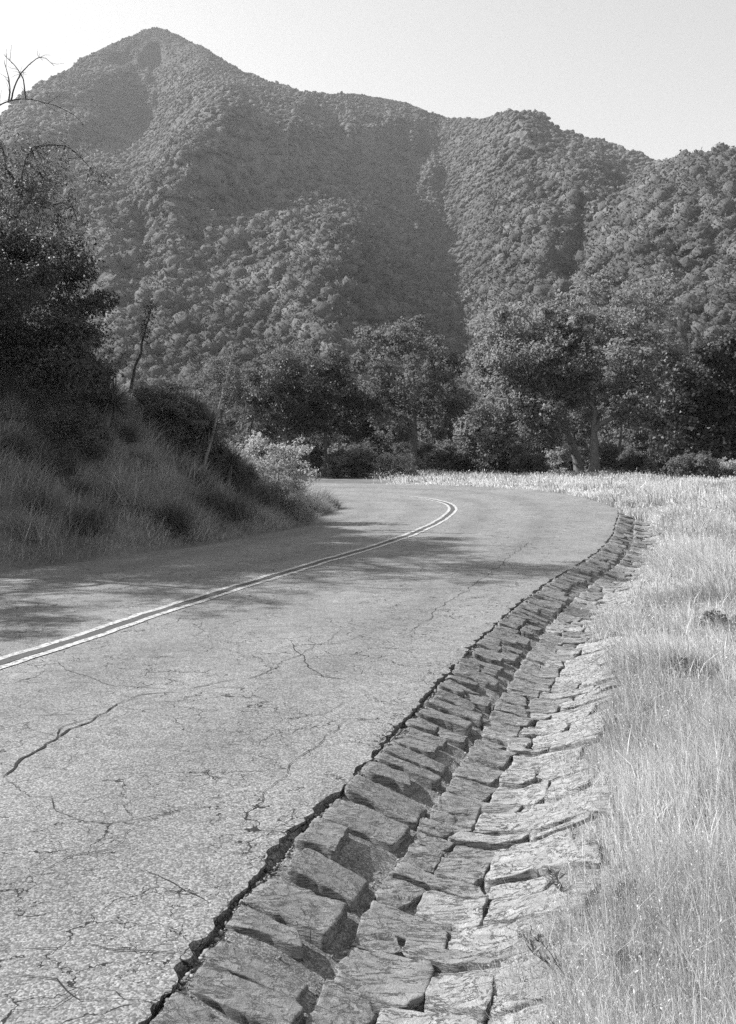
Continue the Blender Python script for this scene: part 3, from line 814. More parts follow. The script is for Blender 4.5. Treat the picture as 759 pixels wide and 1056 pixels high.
def airy():
    cl = crown_pts(42, 46, (0, 0, 6.4), (4.2, 4.0, 3.4), .3, .4, .7, -.5)
    return make_tree(42, cl, bent(5.0, (-.5, .3), 7, 8, .09), 0.25, 1.0, 300, (.18, .11), M['oak'], r_tip=.026, twigs=7)
AIRY = airy()
put('grey_tree', 'grey spreading tree with visible bare limbs above the pale bank bush', 'tree', 300, 72, AIRY)
put('grey_tree', 'grey tree behind the two leaning dead stalks', 'tree', 232, 76, AIRY, rz=1.7, scale=.9)
# the wood at the foot of the mountain
VAR = [AIRY]
for k, (rx, rz_, h, mt) in enumerate([(3.6, 3.0, 6.2, 'oak'), (3.0, 3.6, 6.6, 'oak'), (4.2, 2.9, 5.4, 'oak'), (3.2, 3.2, 5.6, 'oaklight')]):
    cl = crown_pts(50 + k, 44, (0, 0, h - 1.2), (rx, rx * .95, rz_), .35, .33, .7, -.85)
    VAR.append(make_tree(50 + k, cl, bent(h * .6, (0.3 * (k - 1.5), 0), 6, 60 + k), 0.25, 1.05, 260, (.27, .17), M[mt], r_tip=.026, twigs=3))
rng = np.random.default_rng(77)
wood = [(255, 88), (285, 98), (318, 84), (352, 100), (388, 90), (405, 112), (448, 96), (470, 108), (462, 84), (492, 94), (512, 82), (540, 100), (528, 118), (566, 88), (590, 104), (622, 92),
        (650, 82), (676, 96), (665, 120), (700, 78), (716, 100), (735, 86), (752, 112), (772, 80), (805, 94), (225, 104), (190, 112), (160, 100), (130, 120), (700, 130), (600, 132), (480, 134), (340, 128), (250, 136)]
for i, (px, d) in enumerate(wood):
    v = VAR[int(rng.integers(0, 5))]
    put('wood_tree', 'leafy tree of the wood at the foot of the mountain, behind the meadow trees', 'tree', px, d, v, rz=rng.random() * 6.28, scale=rng.uniform(.75, 1.15), group='trees of the wood at the foot of the mountain')

def make_shrub(seed, n, radii, clump_r, n_leaf, leaf, mat, h0=None, bark=None, r_tip=.008, twigs=6):
    r = np.random.default_rng(seed)
    cl = crown_pts(seed, n, (0, 0, radii[2] * .75), radii, .25, .35, 0, -.7); cl[:, 2] = np.maximum(cl[:, 2], .08 * radii[2])
    tr = bent(radii[2] * .4, (r.normal(0, .1), r.normal(0, .1)), 4, seed)
    return make_tree(seed, cl, tr, r_tip * 2.5, clump_r, n_leaf, leaf, mat, bark or M['twig'], r_tip, twigs, .85, sides=4)
SP = ('stem', 'foliage')
PB = make_shrub(61, 26, (1.1, 1.0, .85), .45, 300, (.12, .08), M['pale'])
DB = make_shrub(62, 26, (1.3, 1.2, 1.0), .5, 320, (.14, .09), M['oak'])
DB2 = make_shrub(67, 30, (1.0, 1.0, 1.5), .5, 260, (.14, .08), M['oak'], twigs=8)
DB3 = make_shrub(68, 18, (1.6, 1.3, .7), .55, 240, (.13, .08), M['pale2'], twigs=8)
put('shrub', 'pale leafy bush on the grass edge at the foot of the open-crowned tree', 'shrub', 410, 57, PB, SP, scale=.95)
put('shrub', 'bright pale bush sunlit between the oaks, left of the twin trunks', 'shrub', 578, 68, PB, SP, rz=2, scale=1.1)
put('shrub', 'low bright bush at the right frame edge in front of the dark oak', 'shrub', 752, 50, PB, SP, rz=4, scale=.75)
for px, d, sc, lb in [(466, 66, 1.2, 'rounded green bush right of the open-crowned tree'), (502, 70, 1.4, 'green bush under the left edge of the oaks'), (545, 62, .9, 'low bush under the pale crown of the left oak'),
                      (655, 64, .85, 'small scrubby bush right of the twin oak trunks'), (690, 60, 1.0, 'shaded bush between the oaks and the dark oak'), (715, 50, .9, 'low shrub at the foot of the dark oak'),
                      (440, 72, 1.3, 'bush close behind the open-crowned tree')]:
    put('shrub', lb, 'shrub', px, d, DB, SP, rz=px * .7, scale=sc)
rng = np.random.default_rng(91)
for i, (px, d) in enumerate([(236, 66), (262, 62), (284, 66), (306, 61), (322, 70), (340, 63), (356, 58), (372, 62), (386, 70), (398, 66), (418, 72), (452, 68), (478, 74), (492, 68), (520, 72), (532, 66), (556, 72), (584, 76), (628, 76), (650, 72), (672, 68), (680, 75), (705, 64), (728, 62), (760, 58), (600, 82), (545, 80), (508, 80), (460, 80), (430, 82), (350, 78), (390, 80), (310, 80), (270, 78), (640, 84), (670, 84), (700, 78), (730, 76), (765, 74)]):
    put('shrub', 'leafy dark undergrowth bush below the meadow trees', 'shrub', px, d, (DB, DB2, DB3)[i % 3], SP, rz=rng.random() * 6, scale=rng.uniform(.6, 1.5), group='undergrowth bushes below the meadow trees')
def thin_tree():
    cl = crown_pts(44, 22, (0, 0, 5.2), (2.0, 2.0, 1.8), .35, .35, .5, -.6)
    return make_tree(44, cl, bent(4.4, (.1, 0), 6, 9), .16, .8, 300, (.2, .13), M['oak'], r_tip=.02)
TT_ = thin_tree()
put('young_tree', 'slender tree with a straight thin trunk right of the twin oaks', 'tree', 639, 74, TT_)
put('young_tree', 'slender dark trunk left of the twin oaks in their shade', 'tree', 560, 76, TT_, rz=2.2)

# ---- left bank: near trees
def near_oak():
    cl = np.concatenate([crown_pts(71, 44, (0, 0, 2.1), (2.0, 2.0, 1.75), .3, .25, .32, -.95), crown_pts(72, 10, (.9, -.8, .9), (1.2, 1.0, .7))])
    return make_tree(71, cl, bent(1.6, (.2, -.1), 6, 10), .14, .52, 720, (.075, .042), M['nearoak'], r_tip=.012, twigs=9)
NO = near_oak()
put('bank_oak', 'dense dark oak standing on top of the bank at the left frame edge', 'tree', 8, 18.6, NO)
def drooping():
    def extra(g, gl, r):                                          # bare arching twigs above the crown
        for pts in [[(1.6, -.3, 4.3), (2.4, -.4, 4.72), (3.0, -.4, 4.70), (3.5, -.4, 4.5), (3.75, -.4, 4.28)], [(2.4, -.4, 4.72), (2.42, -.4, 5.05), (2.33, -.4, 5.45)],
                    [(2.44, -.4, 4.74), (2.60, -.4, 5.15), (2.95, -.4, 5.5), (3.2, -.4, 5.35)], [(2.7, -.4, 4.76), (2.62, -.4, 5.2), (2.3, -.4, 5.55)]]:
            q = catmull(pts, .08); q[1:] += np.cumsum(r.normal(0, .009, (len(q) - 1, 3)), 0) * .6; tube(g, q, np.linspace(.017, .004, len(q)), 5)
            for _ in range(9):
                j = r.integers(1, len(q) - 1); v = norm(r.normal(0, 1, 3) + norm(q[j] - q[j - 1]) * 1.2) * r.uniform(.08, .3)
                tube(g, [q[j], q[j] + v * .5 + r.normal(0, .01, 3), q[j] + v + r.normal(0, .02, 3)], [.006, .004, .0025], 3)
    cl = np.concatenate([crown_pts(73, 44, (.2, 0, 3.6), (3.3, 2.4, 1.35), .2, .3, .42, -.8), crown_pts(74, 16, (2.4, -.4, 3.0), (1.5, 1.2, 1.2), .1, .3, .3)])
    return make_tree(73, cl, bent(2.6, (.5, 0), 6, 11), .16, .5, 210, (.072, .036), M['bankoak'], r_tip=.013, twigs=10, extra=extra, droop=.35)
DR = drooping()
put('bank_oak', 'tall airy oak with drooping leafy branches and bare arching twigs above the bank', 'tree', 0, 17.4, DR, x=-8.7)
put('bank_oak', 'oak beside the road, mostly out of frame at the left, shading the asphalt', 'tree', 0, 16.4, NO, x=-9.6, rz=.5, scale=1.0)
put('bank_oak', 'oak set back behind the bank top left of the dark oak', 'tree', 0, 19.6, DR, x=-10.6, rz=.9, scale=1.0)
put('bank_oak', 'tall dense oak on the bank hidden behind the airy oak', 'tree', 0, 21.8, NO, x=-9.8, rz=2.2, scale=1.3)
put('bank_oak', 'airy oak out of frame at the left, nearest along the bank', 'tree', 0, 15.2, DR, x=-10.2, rz=4.0, scale=.95)
put('bank_oak', 'small oak out of frame at the left whose shadow tip touches the centre line', 'tree', 0, 11.2, NO, x=-9.7, rz=3.0, scale=.72)

# ---- yucca stalks and rosettes
def stalk_mesh(P0, P1, r0, top, seed, mt='stalk'):
    r = np.random.default_rng(seed); g = Geo(); gb = Geo()
    L = np.linalg.norm(np.array(P1) - P0); f = np.linspace(0, 1, 9)[:, None]
    P = np.array(P0) + (np.array(P1) - P0) * f; P[1:-1] += r.normal(0, .012, (7, 3))
    tube(g, P, np.linspace(r0, r0 * .3, 9), 7)
    dirn = (np.array(P1) - P0) / L
    for k in range(44):
        f = 1 - top * r.random() ** .8; b = np.array(P0) + (np.array(P1) - P0) * f
        v = norm(r.normal(0, 1, 3) + dirn * .6) * r.uniform(.12, .36) * (1.3 - f * .7)
        tube(gb, [b, b + v * .6 + dirn * .02, b + v + dirn * .06], [.007, .005, .003], 3)
        for q in range(4):
            e = b + v * r.uniform(.5, 1) + r.normal(0, .02, 3); tube(gb, [e, e + r.normal(0, .03, 3)], [.013, .006], 4)
    return g.build('stem', M[mt], True, attr=False), gb.build('branchlet', M[mt], attr=False)
put('yucca_stalk', 'dark dead yucca flower stalk leaning right, high on the bank by the dark oak', 'dead stalk', 131, pick(131, 408), stalk_mesh(np.array([0, 0, 0.]), np.array([.56, .1, 2.3]), .045, .38, 3, 'shadestalk'), ('stem', 'branchlet'))  # shaded side of this stalk is put into its dark colour
put('yucca_stalk', 'pale dead yucca flower stalk leaning right beside the spiky yucca clump', 'dead stalk', 209, pick(209, 486), stalk_mesh(np.array([0, 0, 0.]), np.array([.74, .1, 3.0]), .044, .45, 4), ('stem', 'branchlet'))

def rosette_mesh(seed, n, L, W, heads):
    r = np.random.default_rng(seed); g = Geo(); gs = Geo()
    for (hx, hy, hz) in heads:
        tube(gs, [(hx * .4, hy * .4, -.1), (hx * .8, hy * .8, hz * .6), (hx, hy, hz)], [.09, .08, .06], 7)
        v = norm(r.normal(0, 1, (n, 3)) + np.array([0, 0, .45])); l = L * r.uniform(.6, 1.15, n)
        c = np.array([hx, hy, hz]) + r.normal(0, .05, (n, 3))
        side = norm(np.cross(v, r.normal(0, 1, (n, 3)))); sag = np.array([0, 0, -1.]) * (l * .28)[:, None] * np.clip(1 - v[:, 2:3], 0, 1)
        m = c + v * (l * .55)[:, None] + sag * .3; e = c + v * l[:, None] + sag
        V = np.stack([c - side * W * .4, c + side * W * .4, m - side * W * .5, m + side * W * .5, e], 1); o = (np.arange(n) * 5)[:, None]
        tn = r.random(n)
        g.add(V.reshape(-1, 3), o + np.array([[0, 1, 3, 2]]), None, tn); g.V.pop(); g.n -= 5 * n; g.add(V.reshape(-1, 3), None, o + np.array([[2, 3, 4]]), tn)
    return gs.build('stem', M['twig'], True, attr=False), g.build('leaf_rosette', M['yucca'])
RS = ('stem', 'leaf_rosette')
RO = rosette_mesh(5, 420, .62, .02, [(-.45, 0, .75), (.1, .1, 1.0), (.5, -.1, .7), (-.1, -.3, .45)])
put('yucca', 'dark spiky yucca clump at the base of the pale leaning stalk', 'yucca', 192, 22.5, RO, RS)
put('yucca', 'shaggy yucca on the bank edge under the dark leaning stalk', 'yucca', 100, 19.5, rosette_mesh(6, 300, .6, .02, [(-.2, 0, .4), (.25, .1, .55)]), RS)
put('yucca', 'spiky yucca lower on the bank between the pale stalk and the pale bush', 'yucca', 232, 22.6, RO, RS, rz=2.2, scale=.7)
put('yucca', 'small upright spiky plant halfway down the shaded bank', 'yucca', 184, 18.2, rosette_mesh(8, 90, .5, .022, [(0, 0, .15), (.12, .05, .2)]), RS, scale=.8)
NB = make_shrub(63, 30, (.85, .8, .75), .3, 230, (.055, .03), M['pale'], r_tip=.006, twigs=12)
ND = make_shrub(64, 28, (.9, .8, .75), .3, 420, (.06, .032), M['oak'], r_tip=.006, twigs=12)
put('shrub', 'pale feathery sunlit bush at the far end of the bank', 'shrub', 276, 24.2, NB, SP, scale=1.3)
put('shrub', 'low pale tuft of a bush where the bank meets the road bend', 'shrub', 304, 24.0, NB, SP, rz=2, scale=.7)
put('shrub', 'dark leafy shrub behind the pale leaning stalk', 'shrub', 200, 22.6, ND, SP, rz=1, scale=.95)
put('shrub', 'dark shrub on the crest of the bank between the two stalks', 'shrub', 165, 22.5, ND, SP, rz=3, scale=.95)
put('shrub', 'greyish shrub on the shaded bank below the pale bush', 'shrub', 248, 23.2, ND, SP, rz=5, scale=.5)
put('shrub', 'dark shrub at the foot of the dense bank oak', 'shrub', 75, 18.4, ND, SP, rz=4.4, scale=.75)

rng = np.random.default_rng(33)
def tussock(seed, mt):
    r = np.random.default_rng(seed); n = 420; P = np.column_stack([r.normal(0, .13, n), r.normal(0, .13, n), np.zeros(n)])
    V, Q, T, tn = blades(P, r.uniform(.25, .75, n), r.uniform(.006, .012, n), None, np.clip(r.normal(.7, .3, n), .1, 1.4), r, np.clip(r.normal(.4, .25, n), 0, 1), 2)
    return mesh('tussock', V, [Q, T], M[mt], attr=np.concatenate([tn[:len(Q)], tn[len(Q):]]))
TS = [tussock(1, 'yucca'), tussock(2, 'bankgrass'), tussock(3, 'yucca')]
for i, (px, py) in enumerate([(20, 470), (55, 445), (95, 470), (130, 455), (150, 480), (80, 510), (40, 530), (120, 520), (170, 465), (205, 500), (225, 485), (250, 510), (215, 525), (150, 530), (270, 520), (60, 490), (10, 430), (110, 430), (180, 545), (30, 555), (90, 550), (240, 535)]):
    d = pick(px, py); X = at(px, d)
    o = link('grass_tussock', TS[i % 3], None, (X, d, float(terrain(np.array([X]), np.array([d]))[0]) - .03)); o.rotation_euler = (0, 0, rng.random() * 6); o.scale = (rng.uniform(.7, 1.5),) * 3
    tag(o, 'shaggy tussock of long grass on the shaded cut bank', 'tussock', 'grass tussocks on the shaded bank')

# ---- weeds by the gutter and dark tufts in the meadow
def weed_mesh(seed, h, leaves, lean):
    r = np.random.default_rng(seed); gs = Geo(); gl = Geo()
    for k in range(3):
        d = np.array([lean[0] + r.normal(0, .25), lean[1] + r.normal(0, .25), 1]); d /= np.linalg.norm(d)
        f = np.linspace(0, 1, 6)[:, None]; P = d * h * f * r.uniform(.6, 1) + r.normal(0, .004, (6, 3)) * f + np.array([0, 0, -.1 * h]) * f ** 2
        tube(gs, P, np.linspace(.0022, .001, 6), 4)
        m = leaves; q = P[r.integers(1, 6, m)] + r.normal(0, .004, (m, 3))
        v = norm(r.normal(0, 1, (m, 3)) + d * 1.3) * r.uniform(.02, .055, m)[:, None]; sd = norm(np.cross(v, r.normal(0, 1, (m, 3)))) * .004
        V = np.stack([q, q + v * .5 + sd, q + v, q + v * .5 - sd], 1)
        gl.add(V.reshape(-1, 3), (np.arange(m) * 4)[:, None] + np.arange(4)[None], None, r.random(m))
    return gs.build('stem', M['herb'], attr=False), gl.build('leaves', M['herb'])
def put_weed(px, py, label, me, rz, sc):
    x_, y_ = G(px, py, -.12)
    t = thing('weed', label, 'weed', (x_, y_, -.17), rz, sc, 'weeds growing in the stone gutter')
    for nm, m in zip(('stem', 'leaves'), me): link(nm, m, t)
WD = weed_mesh(9, .3, 18, (-.6, .1)); WE = weed_mesh(10, .22, 26, (-.3, -.2))
put_weed(607, 1030, 'tall thin weed leaning over the pale stones at the bottom, by the grass edge', WD, 0, 1.1)
put_weed(575, 985, 'thin sprig growing across the pale stones just above the tallest weed', WD, .6, .8)
put_weed(590, 925, 'feathery weed rooted in the gutter joint below the grass edge', WE, .3, 1.1)
put_weed(600, 885, 'uppermost feathery sprig among the pale gutter stones', WE, 1.4, .9)
TUFT = make_shrub(66, 14, (.2, .18, .12), .08, 200, (.022, .01), M['pale2'], r_tip=.002)
def put_tuft(px, py, label, sc, rz):
    x_, y_ = G(px, py, -.02)
    put('weed_tuft', label, 'weed', px, y_, TUFT, SP, rz, sc, x=x_, sink=.02)
put_tuft(704, 700, 'round dark green weed tuft in the pale meadow grass', .9, 0)
put_tuft(742, 655, 'flat dark straggling weed at the right edge of the meadow', 1.2, 1)
put_tuft(655, 1000, 'leafy green weed where the grass meets the bottom gutter stones', .55, 2)
put_tuft(640, 930, 'small leafy weed along the grass edge above the bottom weed', .5, 3)

# ------------------------------------------------------------------ mountain
SKY = np.array([(-300, 260), (-150, 190), (-60, 150), (0, 122), (20, 98), (40, 86), (60, 77), (85, 60), (105, 50), (130, 38), (150, 31), (165, 30), (185, 36), (215, 52), (250, 74), (285, 86), (310, 94),
                (340, 98), (365, 97), (400, 101), (420, 106), (440, 115), (465, 121), (482, 123), (505, 121), (515, 117), (530, 115), (550, 116), (562, 120), (575, 131), (600, 140), (630, 150), (660, 160),
                (686, 172), (700, 168), (725, 161), (760, 159), (820, 163), (900, 175), (1060, 215)], float)
CP = np.array([(-300, 495, 150), (-100, 495, 140), (50, 495, 140), (200, 495, 140), (350, 495, 140), (500, 495, 140), (650, 495, 140), (800, 495, 140), (1060, 495, 140),
    (-300, 400, 260), (-100, 400, 250), (60, 400, 245), (130, 400, 245), (200, 400, 250), (300, 400, 255), (390, 400, 290), (455, 400, 320), (500, 400, 300), (570, 400, 255), (640, 400, 235), (720, 400, 220), (800, 400, 210), (1060, 400, 220),
    (-100, 330, 380), (60, 330, 350), (110, 330, 335), (160, 330, 325), (230, 330, 345), (290, 330, 345), (335, 330, 330), (390, 330, 430), (440, 330, 530), (480, 330, 550), (520, 330, 400), (560, 330, 365), (620, 330, 330), (680, 330, 285), (740, 330, 270), (1060, 330, 300),
    (60, 260, 490), (90, 260, 460), (120, 260, 425), (149, 258, 525), (172, 262, 430), (190, 260, 480), (250, 260, 500), (300, 255, 470), (340, 255, 430), (380, 262, 560), (420, 260, 690), (465, 260, 760), (495, 260, 700), (525, 260, 520), (565, 260, 430), (602, 255, 520), (630, 262, 395), (700, 260, 350), (800, 260, 330), (1060, 260, 380),
    (20, 200, 600), (75, 200, 620), (120, 200, 640), (150, 200, 610), (170, 200, 530), (200, 200, 560), (250, 200, 640), (320, 200, 710), (400, 200, 840), (460, 200, 900), (500, 200, 780), (530, 200, 620), (560, 200, 600), (600, 200, 540), (648, 195, 660), (674, 200, 460), (700, 200, 430), (800, 200, 420), (1060, 230, 450),
    (0, 150, 760), (50, 150, 780), (110, 150, 850), (160, 150, 860), (186, 150, 660), (205, 150, 640), (240, 150, 690), (290, 150, 780), (350, 150, 900), (420, 150, 1000), (472, 150, 980), (508, 150, 800), (545, 150, 730), (600, 155, 760), (650, 165, 800), (720, 165, 560), (800, 170, 540),
    (50, 110, 880), (110, 110, 950), (170, 110, 1000), (205, 112, 820), (225, 108, 760), (270, 112, 840), (330, 112, 980),
    (160, 30, 1150), (105, 50, 1100), (60, 77, 1000), (20, 97, 920), (-100, 170, 820), (-300, 260, 760), (170, 70, 1080), (200, 45, 1120), (250, 73, 1060), (310, 94, 1030), (365, 97, 1080), (440, 114, 1080), (485, 122, 1040), (512, 119, 900), (540, 115, 850), (575, 130, 870), (620, 146, 880), (680, 166, 850),
    (700, 163, 620), (730, 155, 600), (760, 153, 600), (900, 175, 600), (1060, 215, 600)], float)
def tps(P, f, lam):
    n = len(P); r2 = ((P[:, None] - P[None]) ** 2).sum(-1); K = 0.5 * r2 * np.log(np.maximum(r2, 1e-9)) + lam * np.eye(n)
    A = np.zeros((n + 3, n + 3)); A[:n, :n] = K; A[:n, n] = 1; A[:n, n + 1:] = P; A[n, :n] = 1; A[n + 1:, :n] = P.T
    w = np.linalg.solve(A, np.concatenate([f, np.zeros(3)]))
    def ev(Q):
        out = []
        for k in range(0, len(Q), 20000):
            q = Q[k:k + 20000]; r2 = ((q[:, None] - P[None]) ** 2).sum(-1)
            out.append((0.5 * r2 * np.log(np.maximum(r2, 1e-9))) @ w[:n] + w[n] + q @ w[n + 1:])
        return np.concatenate(out)
    return ev
ev = tps(CP[:, :2] / 100, np.log(CP[:, 2]), 0.002)
us = np.linspace(-300, 1060, 560); nw = 230; wv = np.linspace(0, 1, nw) ** 0.9
sky = np.interp(us, SKY[:, 0], SKY[:, 1]) + (fbm(us / 14, us * 0, o=4, seed=91) - .5) * 5
UU = np.repeat(us[None], nw, 0); VV = 497 + (sky[None] - 497) * wv[:, None]
R = np.exp(ev(np.column_stack([UU.ravel(), VV.ravel()]) / 100)).reshape(UU.shape)
wx = (UU - CX) / F * R; wz = CAM + (HY - VV) / F * R
rug = 1 - np.abs(2 * fbm(wx / 105, wz / 230, R / 500, o=5, seed=95) - 1)          # gullies
rug2 = fbm(wx / 35, wz / 45, R / 200, o=4, seed=97)
craggy = .8 * np.exp(-(((UU - 640) / 22) ** 2 + ((VV - 185) / 16) ** 2)) + np.exp(-(((UU - 262) / 75) ** 2 + ((VV - 165) / 70) ** 2)) + np.exp(-(((UU - 545) / 35) ** 2 + ((VV - 135) / 28) ** 2)) + .5 * np.exp(-(((UU - 370) / 90) ** 2 + ((VV - 160) / 45) ** 2))
ctop = smooth(1.0, .9, wv)[:, None]
cr_n = fbm(wx / 16, wz / 60, R / 200, o=4, seed=99)
R = R * (1 - (0.15 * (rug - .7) + 0.09 * (rug2 - .5)) * (0.25 + .75 * ctop) * smooth(0, .12, wv)[:, None] - 0.15 * np.clip(craggy, 0, 1) * (cr_n - .5))
for i in range(1, nw): R[i] = np.maximum(R[i], R[i - 1] * 1.0012)
MX = (UU - CX) / F * R; MZ = CAM + (HY - VV) / F * R; MY = R
back = []
for k, f in [(1.015, .985), (1.05, .94), (1.12, .84), (1.25, .68), (1.45, .45), (1.7, .2), (1.95, -.02)]:
    back.append(np.stack([MX[-1] * k, MY[-1] * k, MZ[-1] * f], -1))
MV = np.concatenate([np.stack([MX, MY, MZ], -1), np.array(back)], 0)
mountain = link('mountain', mesh('mountain', MV.reshape(-1, 3), [grid_faces(MV.shape[0], MV.shape[1])], M['mountain'], True)); tag(mountain, kind='structure')
_a = mountain.data.attributes.new('rock', 'FLOAT', 'POINT'); _a.data.foreach_set('value', np.concatenate([np.clip(craggy, 0, 1).ravel(), np.zeros(len(back) * len(us))]).astype(np.float32))

# chaparral: far-off brush that reads as one mass
def icosphere(n):
    v, f = IV, IF
    for _ in range(n):
        mid = {}; v = list(v); nf = []
        def m(a, b):
            k = (min(a, b), max(a, b))
            if k not in mid: v.append((v[a] + v[b]) / 2); mid[k] = len(v) - 1
            return mid[k]
        for a, b, c in f:
            x, y, z = m(a, b), m(b, c), m(c, a); nf += [(a, x, z), (b, y, x), (c, z, y), (x, y, z)]
        v = norm(np.array(v)); f = np.array(nf)
    return np.array(v), np.array(f)
def brush_template(seed, sub, nq):
    """billowing shrub: lobes bulging from one body, with loose leaf sprays around it"""
    r = np.random.default_rng(seed); k = r.integers(5, 9)
    dirs, fc = icosphere(sub)
    cen = norm(r.normal(0, 1, (k, 3)) + [0, 0, .5]) * r.uniform(.35, .6, (k, 1)); cen[:, 2] *= .8; rad = r.uniform(.3, .52, k)
    b_ = dirs @ cen.T; disc = b_ ** 2 - (cen ** 2).sum(1) + rad ** 2
    rr = np.where(disc > 0, b_ + np.sqrt(np.maximum(disc, 0)), 0).max(1); rr = np.maximum(rr, .40) * (1 + r.normal(0, .13, len(rr)))
    P = dirs * rr[:, None] * [1, 1, 1.15]; P[:, 2] = np.where(P[:, 2] < 0, P[:, 2] * .35, P[:, 2])
    keep = P[fc].mean(1)[:, 2] > -.12; fc = fc[keep]
    if not nq: return P, fc, np.zeros((0, 4), int)
    i = r.choice(np.nonzero(P[:, 2] > -.05)[0], nq); c = P[i] * r.uniform(.95, 1.22, (nq, 1)); Nn = norm(dirs[i] + r.normal(0, .5, (nq, 3)))
    t = norm(np.cross(Nn, r.normal(0, 1, (nq, 3)))); bb = np.cross(Nn, t); s = 1.25 / math.sqrt(nq) * r.uniform(.6, 1.3, (nq, 1))
    V = np.stack([c + t * s, c + bb * s * .6, c - t * s, c - bb * s * .6], 1).reshape(-1, 3)
    return np.concatenate([P, V]), fc, len(P) + np.arange(nq * 4).reshape(-1, 4)
rng = np.random.default_rng(55)
A_, B_, C_, D_ = [np.stack([MX, MY, MZ], -1)[a:nw - 1 + a, b:len(us) - 1 + b] for a, b in ((0, 0), (0, 1), (1, 1), (1, 0))]
nrm_ = np.cross(C_ - A_, D_ - B_) / 2; area = np.linalg.norm(nrm_, axis=-1)
ucol = us[:-1][None] + 0 * area
sel = (ucol > -70) & (ucol < 840) & (MZ[:-1, :-1] > .2)
rk = np.clip(craggy[:-1, :-1], 0, 1)
topm = smooth(780, 1050, MY[:-1, :-1])
fade = smooth(690, 730, ucol) * smooth(240, 175, VV[:-1, :-1])
# denser along the gullies and lower slopes, thin on crags and the summit
cover = (1.0 - .85 * rk) * (1.0 - .25 * topm) * (0.45 + .8 * smooth(.34, .56, fbm(MX[:-1, :-1] / 55, MZ[:-1, :-1] / 55, MY[:-1, :-1] / 55, o=4, seed=57)))
wgt = area * cover * sel * np.where(MY[:-1, :-1] > 330, 1, 1.3)
size_f = lambda y: np.interp(y, [130, 300, 500, 800, 1100], [2.4, 3.9, 4.3, 2.5, 1.5])
dens = wgt / (size_f(MY[:-1, :-1]) ** 2 * 1.3)
NTOT = int(min(dens.sum(), 70000)); 
pick = rng.choice(dens.size, NTOT, p=(dens / dens.sum()).ravel())
f1, f2 = rng.random((NTOT, 1)), rng.random((NTOT, 1))
a, b, c, d = [q.reshape(-1, 3)[pick] for q in (A_, B_, C_, D_)]
BP = (a * (1 - f1) + b * f1) * (1 - f2) + (d * (1 - f1) + c * f1) * f2
bn = fbm(BP[:, 0] / 45, BP[:, 2] / 45, BP[:, 1] / 45, o=3, seed=58)
BS = size_f(BP[:, 1]) * np.exp(np.clip(rng.normal(-.1, .55, NTOT), -1.2, .55)) * (.7 + .6 * bn)
BS *= 1 - .35 * smooth(.9, 1.0, 0 * BS + smooth(980, 1080, BP[:, 1]))
tone_b = np.clip(.45 + (bn - .5) * 1.2 + rng.normal(0, .22, NTOT), 0, 1)
gb = Geo()
for lo, hi, sub, nq in ((0, 260, 2, 340), (260, 460, 2, 240), (460, 700, 2, 60), (700, 5000, 1, 0)):
    msk = (BP[:, 1] >= lo) & (BP[:, 1] < hi); kind_ = rng.integers(0, 10, NTOT)
    for k in range(10):
        m = msk & (kind_ == k); n = m.sum()
        if not n: continue
        t, fc, qd = brush_template(300 + k, sub, nq); nv = len(t); t = t[None]
        an = rng.random(n) * 6.28; ca, sa = np.cos(an)[:, None], np.sin(an)[:, None]
        s_ = BS[m][:, None]; sq = rng.uniform(.75, 1.15, (n, 1))
        V = np.stack([(t[..., 0] * ca - t[..., 1] * sa) * s_, (t[..., 0] * sa + t[..., 1] * ca) * s_, t[..., 2] * s_ * sq - .1 * s_], -1) + BP[m][:, None]
        off = (np.arange(n) * nv)[:, None, None]
        gb.add(V.reshape(-1, 3), None, (fc[None] + off).reshape(-1, 3), np.repeat(tone_b[m], len(fc)))
        if nq: gb.Q.append((qd[None] + off).reshape(-1, 4) + gb.n - n * nv); gb.tq.append(np.repeat(tone_b[m], len(qd)))
tag(link('chaparral', gb.build('chaparral', M['brush'], True)), 'dense brush covering the slopes of the mountain', 'brush', kind='stuff')

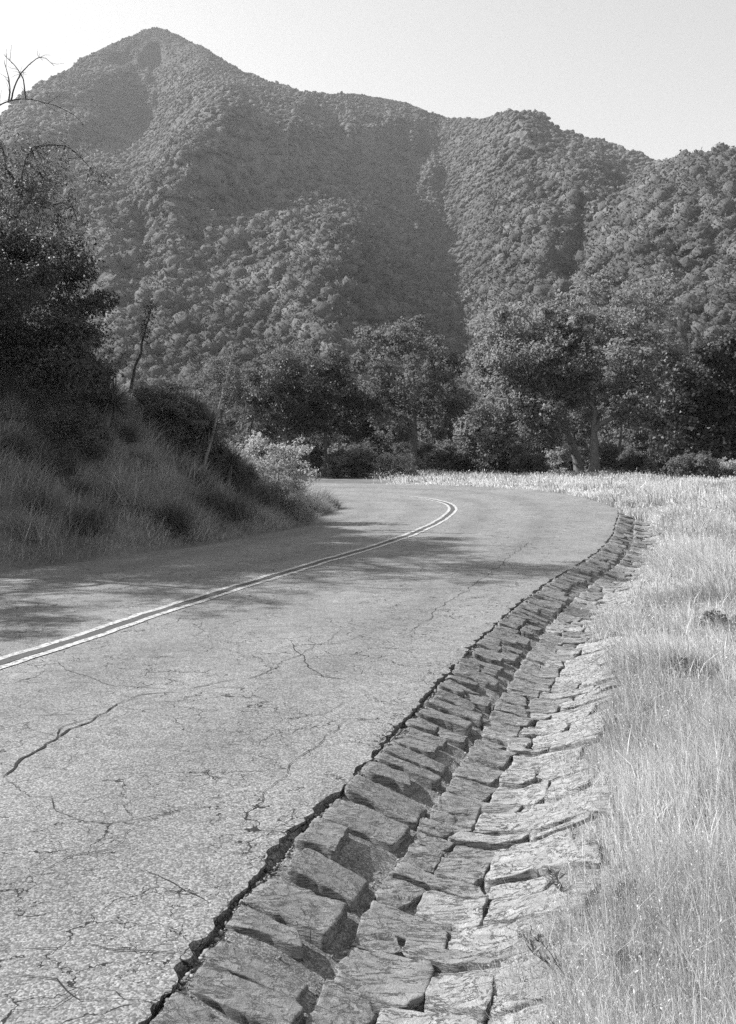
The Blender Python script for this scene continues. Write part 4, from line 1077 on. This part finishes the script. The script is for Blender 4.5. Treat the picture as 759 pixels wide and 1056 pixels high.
# ------------------------------------------------------------------ air, light, camera
bm_v = np.array([(x_, y_, z_) for z_ in (-14, 640) for y_ in (-330, 2800) for x_ in (-2800, 2800)], float)
hz = mesh('haze', bm_v, [np.array([(0, 2, 3, 1), (4, 5, 7, 6), (0, 1, 5, 4), (1, 3, 7, 5), (3, 2, 6, 7), (2, 0, 4, 6)])])
hm = bpy.data.materials.new('pale haze'); hm.use_nodes = True; hm.node_tree.nodes.clear()
ho = hm.node_tree.nodes.new('ShaderNodeOutputMaterial'); hv = hm.node_tree.nodes.new('ShaderNodeVolumePrincipled')
hv.inputs['Color'].default_value = (.96, .96, .96, 1); hv.inputs['Density'].default_value = 0.00013; hv.inputs['Anisotropy'].default_value = 0.3
hm.node_tree.links.new(hv.outputs[0], ho.inputs['Volume']); hz.materials.append(hm)
tag(link('haze', hz), kind='stuff')

EL, AZ = math.radians(38), math.radians(-74)                    # sun height; azimuth from +Y, negative to the left
SUN = Vector((math.sin(AZ) * math.cos(EL), math.cos(AZ) * math.cos(EL), math.sin(EL)))
ld = bpy.data.lights.new('sun', 'SUN'); ld.energy = 5.0; ld.angle = math.radians(0.5); ld.color = (1, 1, 1)
lo = bpy.data.objects.new('sun', ld); C.objects.link(lo); lo.rotation_euler = SUN.to_track_quat('Z', 'Y').to_euler()
w = bpy.data.worlds.new('World'); SC.world = w; w.use_nodes = True
nt = w.node_tree; bg = nt.nodes['Background']
sk = nt.nodes.new('ShaderNodeTexSky'); sk.sky_type = 'NISHITA'; sk.sun_disc = False; sk.sun_elevation = EL; sk.sun_rotation = AZ
sk.air_density = 2.5; sk.dust_density = 0.5; sk.ozone_density = 1.0
bw = nt.nodes.new('ShaderNodeRGBToBW'); nt.links.new(sk.outputs[0], bw.inputs[0]); nt.links.new(bw.outputs[0], bg.inputs[0])   # black and white film
bg.inputs[1].default_value = 0.09

cd = bpy.data.cameras.new('camera'); cam = bpy.data.objects.new('camera', cd); C.objects.link(cam)
cam.location = (0, 0, CAM); cam.rotation_euler = (PI / 2, 0, 0)
cd.sensor_fit = 'HORIZONTAL'; cd.sensor_width = 36; cd.lens = 36 * F / 759; cd.shift_y = -(528 - HY) / 759
cd.clip_start = .1; cd.clip_end = 8000
SC.camera = cam
SC.render.resolution_x, SC.render.resolution_y = 736, 1024
SC.view_settings.view_transform = 'Standard'; SC.view_settings.look = 'None'; SC.view_settings.gamma = 1; SC.view_settings.use_curve_mapping = False
SC.view_settings.exposure = 1.0
SC.cycles.use_denoising = False
SC.cycles.max_bounces = 6; SC.cycles.volume_bounces = 0; SC.cycles.transparent_max_bounces = 4
